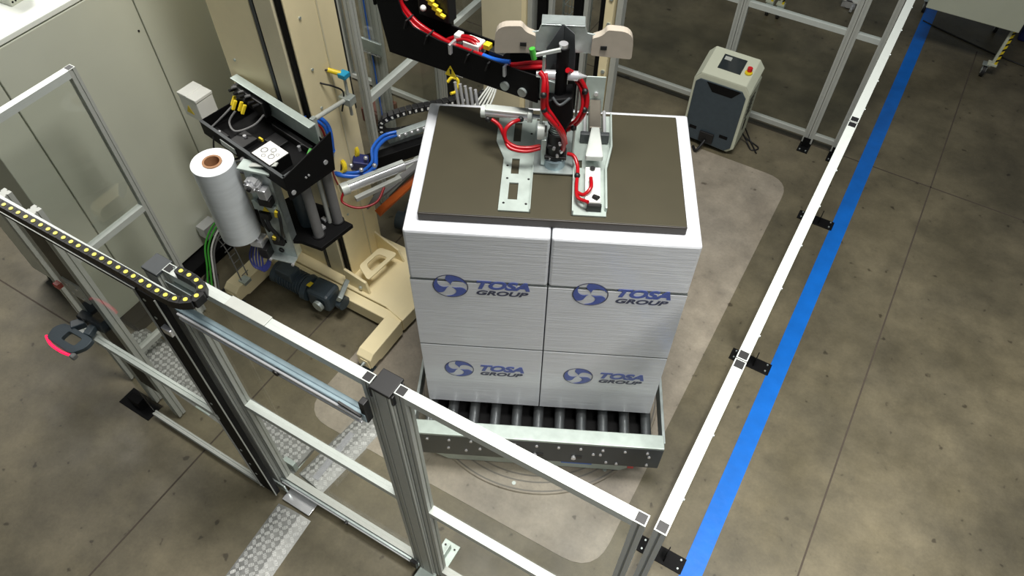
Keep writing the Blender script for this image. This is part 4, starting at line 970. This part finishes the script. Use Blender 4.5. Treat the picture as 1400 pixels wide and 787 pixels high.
MB().box((-1.42, 2.23, 2.30), (-1.35, 2.29, 2.36)).build('black_valve', blackp_m, c, .004)
MB().box((-1.46, 2.25, 2.34), (-1.43, 2.28, 2.365)).build('yellow_plug', yel_m, c, .003)
m = MB(); m.tube([(-1.44, 2.22, 2.335), (-1.39, 2.215, 2.338), (-1.34, 2.215, 2.345), (-1.31, 2.22, 2.35)], .010); m.build('blue_hose', bhose_m, c)
m = MB(); m.tube([(-1.85, 2.26, 2.50), (-1.80, 2.30, 2.60), (-1.72, 2.32, 2.56), (-1.68, 2.32, 2.46), (-1.70, 2.30, 2.38)], .006); m.build('black_cable', blackp_m, c)
m = MB(); m.tube([(-1.80, 2.30, 2.64), (-1.79, 2.28, 2.56), (-1.785, 2.27, 2.50)], .010); m.build('white_hose', white_m, c)
m = MB(); m.box((-1.82, 2.30, 2.36), (-1.66, 2.36, 2.56)); m.build('terminal_strip', blackp_m, c, .006)
for k in range(4): MB().obox((-1.745+k*.018, 2.285, 2.46-k*.018), (.045, .018, .014), (0, 15, 0)).build('yellow_plug', yel_m, c, .003)
m = MB(); m.sphere((-1.84, 2.25, 2.46), .016); m.sphere((-1.77, 2.27, 2.42), .014); m.build('white_knob', white_m, c)
# hanging valves and cables under the arm
c = thing('valve_cluster', (-2.020,2.873,1.400), 'tangle of steel fittings and grey cables hanging below the black arm', 'fittings')
m = MB()
for k in range(5): m.cyl(Vector((-1.787,2.490,1.900))+Vector((k*.03, 0, 0)), Vector((-1.760,2.475,1.750))+Vector((k*.03, 0, 0)), .008, n=10)
m.build('steel_pipe', chrome_m, c)
m = MB()
for k in range(5): m.tube([Vector((-1.866,2.704,1.500))+Vector((k*.02, 0, 0)), Vector((-1.858,2.786,1.550))+Vector((k*.02, 0, 0)), Vector((-1.842,2.886,1.600))+Vector((k*.012, 0, 0)), (-1.849,2.960,1.600)], .006)
m.build('grey_cable', alu_m, c)
m = MB(); m.tube([(-1.818,2.471,1.900), (-1.803,2.490,1.920), (-1.781,2.508,1.900), (-1.781,2.489,1.850), (-1.793,2.455,1.850)], .008); m.build('yellow_wire', yel_m, c)
m = MB(); m.sphere((-1.900,2.913,1.500), .03); m.obox((-1.918,2.899,1.450), (.1, .06, .06), (10, 30, 10)); m.build('black_valve', blackp_m, c)


# ------------------------------------------------------------------ small cart with screen
c = thing('control_cart', (-.99, 5.1, 0), 'small cream and slate cart with screen and red stop button by the back fence', 'cart')
def cf(x, v, z): return (x, v, z)
x0, x1, yf, yb = -1.225, -.765, 4.935, 5.20
o_ = [(x0+.02, .05), (x1-.05, .03), (x1, .08), (x1, .62), (x1-.05, .685), (x0+.05, .685), (x0, .62), (x0, .10)]
MB().prism(o_, lambda a, b, t: (a, t, b), yf, yb+.02).build('shell', cabw_m, c, .008)
sl_ = [(x0+.0, .60), (x1, .60), (x1-.05, .70), (x0+.05, .70)]
m = MB()
m.add([(x0+.05, yf, .685), (x1-.05, yf, .685), (x1-.05, yb+.02, .76), (x0+.05, yb+.02, .76), (x0, yf, .62), (x1, yf, .62), (x1, yb+.02, .70), (x0, yb+.02, .70)],
      [(0, 1, 2, 3), (4, 0, 3, 7), (1, 5, 6, 2), (7, 3, 2, 6), (4, 7, 6, 5)]); m.build('sloping_top', cabw_m, c, .006)
pn = [(x0+.03, .06), (x1-.07, .045), (x1-.025, .09), (x1-.025, .585), (x1-.065, .635), (x0+.055, .635), (x0+.022, .60), (x0+.022, .08)]
pnl = MB().prism(pn, lambda a, b, t: (a, t, b), yf-.012, yf).build('front_panel', slate_m, c, .003)
MB().prism([(x0+.11, .63), (x1-.07, .63), (x1-.13, .555), (x0+.17, .555)], lambda a, b, t: (a, t, b), yf-.014, yf-.010).build('handle_recess', black_m, c)
MB().prism([(x0+.16, .08), (x0+.28, .08), (x0+.28, .17), (x0+.16, .17)], lambda a, b, t: (a, t, b), yf-.03, yf-.010).build('cable_inlet', blackp_m, c, .004)
MB().box((x0+.06, yf-.014, .16), (x0+.12, yf-.010, .19)).build('vent_slot', black_m, c); MB().box((x1-.14, yf-.014, .16), (x1-.07, yf-.010, .19)).build('vent_slot', black_m, c)
def tp(x, s, h=0): return (x, yf+(yb+.02-yf)*s, .685+.075*s+h)
def tq(xa, xb, sa, sb, h): return [tp(xa, sa, h), tp(xb, sa, h), tp(xb, sb, h), tp(xa, sb, h)]
MB().add(tq(x0+.14, x1-.135, .30, .80, .001)+tq(x0+.14, x1-.135, .30, .80, .006), [(0, 3, 2, 1), (4, 5, 6, 7), (0, 1, 5, 4), (1, 2, 6, 5), (2, 3, 7, 6), (3, 0, 4, 7)]).build('touch_screen', screen_m, c)
MB().add(tq(x0+.155, x1-.25, .62, .74, .0062)+tq(x0+.155, x1-.25, .62, .74, .0068), [(0, 3, 2, 1), (4, 5, 6, 7)]).build('screen_bar', alu_m, c)
MB().cyl(tp(x1-.085, .45, -.002), tp(x1-.085, .45, .008), .030, n=24).build('stop_button_base', yel_m, c)
MB().cyl(tp(x1-.085, .50, .008), tp(x1-.085, .50, .035), .020, n=20).build('stop_button', redp_m, c)
m = MB()
for k in range(6): m.box((x1-.001, yf+.06, .36+k*.035), (x1+.003, yf+.18, .37+k*.035))
m.box((x1-.001, yf+.10, .22), (x1+.004, yf+.13, .32)); m.build('side_vent', black_m, c)
for (x, y) in ((x0+.06, yf+.05), (x1-.06, yf+.05), (x0+.06, yb-.03), (x1-.06, yb-.03)):
    MB().cyl((x-.012, y, .026), (x+.012, y, .026), .026, n=16).build('castor_wheel', tyre_m, c)
m = MB(); m.tube([(x0+.22, yf-.03, .10), (x0+.20, yf-.08, .05), (x0+.18, yf-.10, .02), (x0+.14, yf-.05, .012)], .012); m.build('black_cable', blackp_m, c)
m = MB(); m.tube([(x1, yb-.05, .10), (x1+.05, yb-.04, .03), (x1+.12, yb-.10, .008), (x1+.16, yb-.04, .008), (x1+.02, yb+.02, .008)], .006); m.tube([(x1, yb, .12), (x1+.07, yb, .02), (x1+.17, yb-.12, .008)], .006); m.build('black_cable', blackp_m, c)

# ------------------------------------------------------------------ rear portal machine behind the load
c = thing('portal_frame', (-2.0, 4.1, 0), 'cream portal mast with black guide rails behind the load', 'machine')
B((-2.60, 4.0, 0), (-2.27, 4.25, 3.4)).build('wide_column', cream2_m, c, .004)
B((-2.275, 4.0, 0), (-2.24, 4.24, 3.4)).build('column_edge', cream_m, c, .004)
B((-2.235, 4.02, 0), (-2.20, 4.10, 3.4)).build('grey_edge', alu_m, c)
B((-2.15, 4.0, 0), (-2.09, 4.06, 3.4)).build('guide_rail', black_m, c, .003)
B((-2.075, 4.02, 0), (-2.045, 4.06, 3.4)).build('guide_edge', alu_m, c)
B((-1.88, 4.0, 0), (-1.825, 4.06, 3.4)).build('guide_rail', black_m, c, .003)
B((-1.815, 4.02, 0), (-1.785, 4.06, 3.4)).build('guide_edge', alu_m, c)
B((-1.70, 4.02, 0), (-1.665, 4.06, 3.4)).build('guide_rail', black_m, c, .003)
B((-1.66, 4.0, 0), (-1.60, 4.12, 3.4)).build('right_post', cream_m, c, .004)
B((-1.59, 4.03, 0), (-1.55, 4.09, 3.4)).build('aluminium_post', alu_m, c)
m = MB()
for k in range(4): m.cyl((-1.62, 4.0, 1.1+k*.18), (-1.62, 3.99, 1.1+k*.18), .014, n=8)
m.build('post_bolt', steel_m, c)
B((-2.15, 3.98, .55), (-1.7, 4.0, .70)).build('cross_plate', steel_m, c, .003)
c = thing('wire_cage', (-1.98, 4.5, 1.0), 'fine black wire cage behind the black guide rails', 'cage')
m = MB()
for k in range(8): m.beam((-2.14+k*.028, 4.4, .95), (-2.14+k*.028, 4.4, 1.5), .004, .004)
for k in range(9): m.beam((-2.15, 4.4, .97+k*.065), (-1.93, 4.4, .97+k*.065), .004, .004)
for k in range(5): m.beam((-2.14, 4.4, .97+k*.13), (-2.14, 4.55, .97+k*.13), .004, .004)
m.build('wires', steel_m, c, kind='stuff')
for (x) in (-2.15, -1.93): B((x-.006, 4.394, 0), (x+.006, 4.406, 1.5)).build('cage_leg', steel_m, c)
c = thing('circuit_box', (-2.1, 4.1, .6), 'open green circuit box with wiring behind the black press head', 'box')
B((-2.24, 4.12, .55), (-2.0, 4.16, .98)).build('back_board', green_m if 0 else mat('dark_green_board', (30, 58, 44), .5), c)
m = MB()
for k in range(10): m.box((-2.22+(k % 5)*.045, 4.10, .62+(k//5)*.16), (-2.19+(k % 5)*.045, 4.12, .72+(k//5)*.16))
m.build('terminals', white_m, c, .002, kind='stuff')
m = MB()
for k in range(5): m.tube([(-2.2+k*.04, 4.10, .9), (-2.17+k*.03, 4.04, .8), (-2.15+k*.04, 4.09, .66)], .007)
m.build('green_wire', green_m, c)
B((-2.245, 4.12, 0), (-2.235, 4.16, .98)).build('box_post', alu_m, c)

# guard fence running back behind the column
GS = 'inner guard panels behind the wrapping column'
for (a, b_, lab) in (((-2.90, 2.98), (-2.90, 3.87), 'inner guard panel just behind the cream wrapping column, under the black arm'), ((-2.90, 3.88), (-2.90, 5.44), 'inner guard panel farther back, left of the cream portal mast')):
    t = fence_panel(a, b_, lab, GS, zt=2.3, zm=1.0, w=.05)
t = fence_panel((-4.15, 4.15), (-2.96, 4.15), 'rear guard panel seen through the clear panel behind the column', None, zt=2.3, zm=1.2, zb=.05)
c = thing('grey_mast', (-3.25, 3.5, 0), 'twin slotted grey aluminium mast with blue line behind the cream column', 'mast')
for k in range(2): MB().profile((-3.28+k*.07, 3.55, 0), (-3.28+k*.07, 3.55, 3.2), .06, .06, up=(1, 0, 0)).build('mast_profile', alu_m, c)
MB().tube([(-3.25, 3.51, .1), (-3.25, 3.51, 1.2), (-3.25, 3.51, 3.2)], .006).build('blue_wire', bhose_m, c)
MB().obox((-3.24, 3.50, 1.02), (.20, .02, .10)).build('joining_plate', steel_m, c, .003)
B((-3.33, 3.49, .955), (-3.16, 3.50, .965)).build('plate_edge', chrome_m, c)
c = thing('cable_rope', (-2.7, 2.9, 0), 'black cables hanging down beside the cream column right edge', 'cables')
MB().tube([(-2.78, 2.75, 2.4), (-2.76, 2.74, 1.9), (-2.74, 2.72, 1.5), (-2.74, 2.72, 1.2)], .014).build('black_cable', blackp_m, c)
MB().tube([(-2.80, 2.78, 2.4), (-2.77, 2.75, 2.0), (-2.80, 2.78, 1.8), (-2.76, 2.74, 1.5)], .008).build('black_cable', blackp_m, c)
o = B((-3.68, 3.72, 0), (-3.46, 3.95, .14)).build('brown_crate', brown_m, None, .01); tag(o, 'dark reddish brown block low behind the grey mast', 'block')
MB().box((-3.66, 3.74, .14), (-3.48, 3.93, .15)).build('crate_lid', mat('faded_red', (120, 70, 60), .6), o)
c = thing('floor_hardware', (-2.6, 2.95, 0), 'dark slate motor and loose cables on the floor behind the cream base', 'motor')
MB().cyl((-2.66, 2.85, .10), (-2.48, 2.90, .10), .07, n=20).build('motor_body', slate_m, c)
MB().obox((-2.55, 2.98, .09), (.20, .14, .17), (0, 0, 20)).build('gearbox', slate_m, c, .015)
m = MB()
for k in range(4): m.tube([(-2.5+k*.03, 2.85, .18), (-2.42+k*.02, 2.78, .20-k*.02), (-2.38, 2.86+k*.02, .12), (-2.46, 3.0, .03)], .006)
m.build('loose_cable', steel_m, c)
# second cable run near the aluminium posts
c = thing('sensor_rail', (-2.5, 3.3, 0), 'slim dark profile with small sensors standing behind the load left corner', 'profile')
B((-2.62, 3.55, 0), (-2.56, 3.60, 2.6)).build('profile', blackp_m, c, .003)
B((-2.56, 3.55, 1.0), (-2.48, 3.58, 1.12)).build('sensor', white_m, c, .003)

# ------------------------------------------------------------------ things beyond the back fence
def castor(x, y, parent, r=.055):
    w = MB().cyl((x-.014, y, r), (x+.014, y, r), r, n=24).build('castor_wheel', tyre_m, parent)
    MB().cyl((x-.016, y, r), (x+.016, y, r), r*.62, n=20).build('wheel_hub', alu_m, w)
    m = MB(); m.box((x-.022, y-.02, r), (x-.017, y+.02, r*2.2)); m.box((x+.017, y-.02, r), (x+.022, y+.02, r*2.2)); m.box((x-.035, y-.035, r*2.2), (x+.035, y+.035, r*2.3)); m.build('castor_fork', steel_m, w)
def hazard_leg(x, y, z1, parent):
    l = B((x-.022, y-.022, .13), (x+.022, y+.022, z1)).build('leg', cabw_m, parent, .002)
    B((x-.05, y-.03, .128), (x+.03, y+.03, .15)).build('foot_block', cabw_m, l, .003)
    m = MB(); n_ = int((z1-.15)/.055)
    m.box((x+.0, y-.0235, .15), (x+.0225, y-.0222, z1))
    m.build('yellow_tape', yel_m, l)
    m = MB()
    for k in range(n_): z = .17+k*.055; m.add([(x, y-.0245, z), (x+.023, y-.0245, z+.02), (x+.023, y-.0245, z+.042), (x, y-.0245, z+.022)], [(0, 1, 2, 3)])
    m.build('black_stripe', blackp_m, l, kind='stuff')
c = thing('wheeled_cabinet', (.5, 7.4, 0), 'cream cabinet on castors in the upper right corner, one taped leg in view', 'cabinet')
B((.14, 7.12, .52), (.92, 8.1, 1.6)).build('body', cabw_m, c, .006)
for (x, y) in ((.89, 7.22), (.89, 8.05), (.20, 8.05)): hazard_leg(x, y, .54, c); castor(x-.05, y, c)
c = thing('wheeled_stand', (-1.1, 7.4, 0), 'stand with yellow black taped legs and castors seen through the back fence', 'stand')
B((-2.0, 7.15, .9), (-1.06, 8.0, 1.5)).build('body', cabw_m, c, .006)
for (x, y) in ((-1.20, 7.18), (-1.09, 7.18), (-1.96, 7.95)): hazard_leg(x, y, .92, c); castor(x, y-.02, c)
c = thing('floor_clamp', (-.5, 7.75, 0), 'shiny metal clamp on the floor seen through the back fence top', 'clamp')
m = MB(); m.box((-.60, 7.70, 0), (-.46, 7.80, .08)); m.cyl((-.53, 7.68, .06), (-.53, 7.82, .06), .045, n=16); m.box((-.50, 7.62, .01), (-.47, 7.70, .05)); m.build('clamp_body', chrome_m, c, .008)
B((-.62, 7.68, .08), (-.44, 7.83, .10)).build('clamp_lid', white_m, c, .004)
o = MB().tube([(0.188,7.869,0.006), (0.326,7.817,0.006), (0.778,7.669,0.006), (0.951,7.621,0.006), (1.171,7.578,0.006), (1.679,7.520,0.006)], .007).build('floor_cable', blackp_m); tag(o, 'thin black cable lying on the floor across the blue stripe far end', 'cable')
o = B((1.05, 8.0, 0), (3.2, 8.9, .9)).build('blue_bin', navy_m, None, .02); tag(o, 'dark blue box behind the cream wheeled cabinet at the right edge', 'box')
MB().box((1.0, 7.95, .9), (3.25, 8.95, .94)).build('rim', navy_m, o, .01)
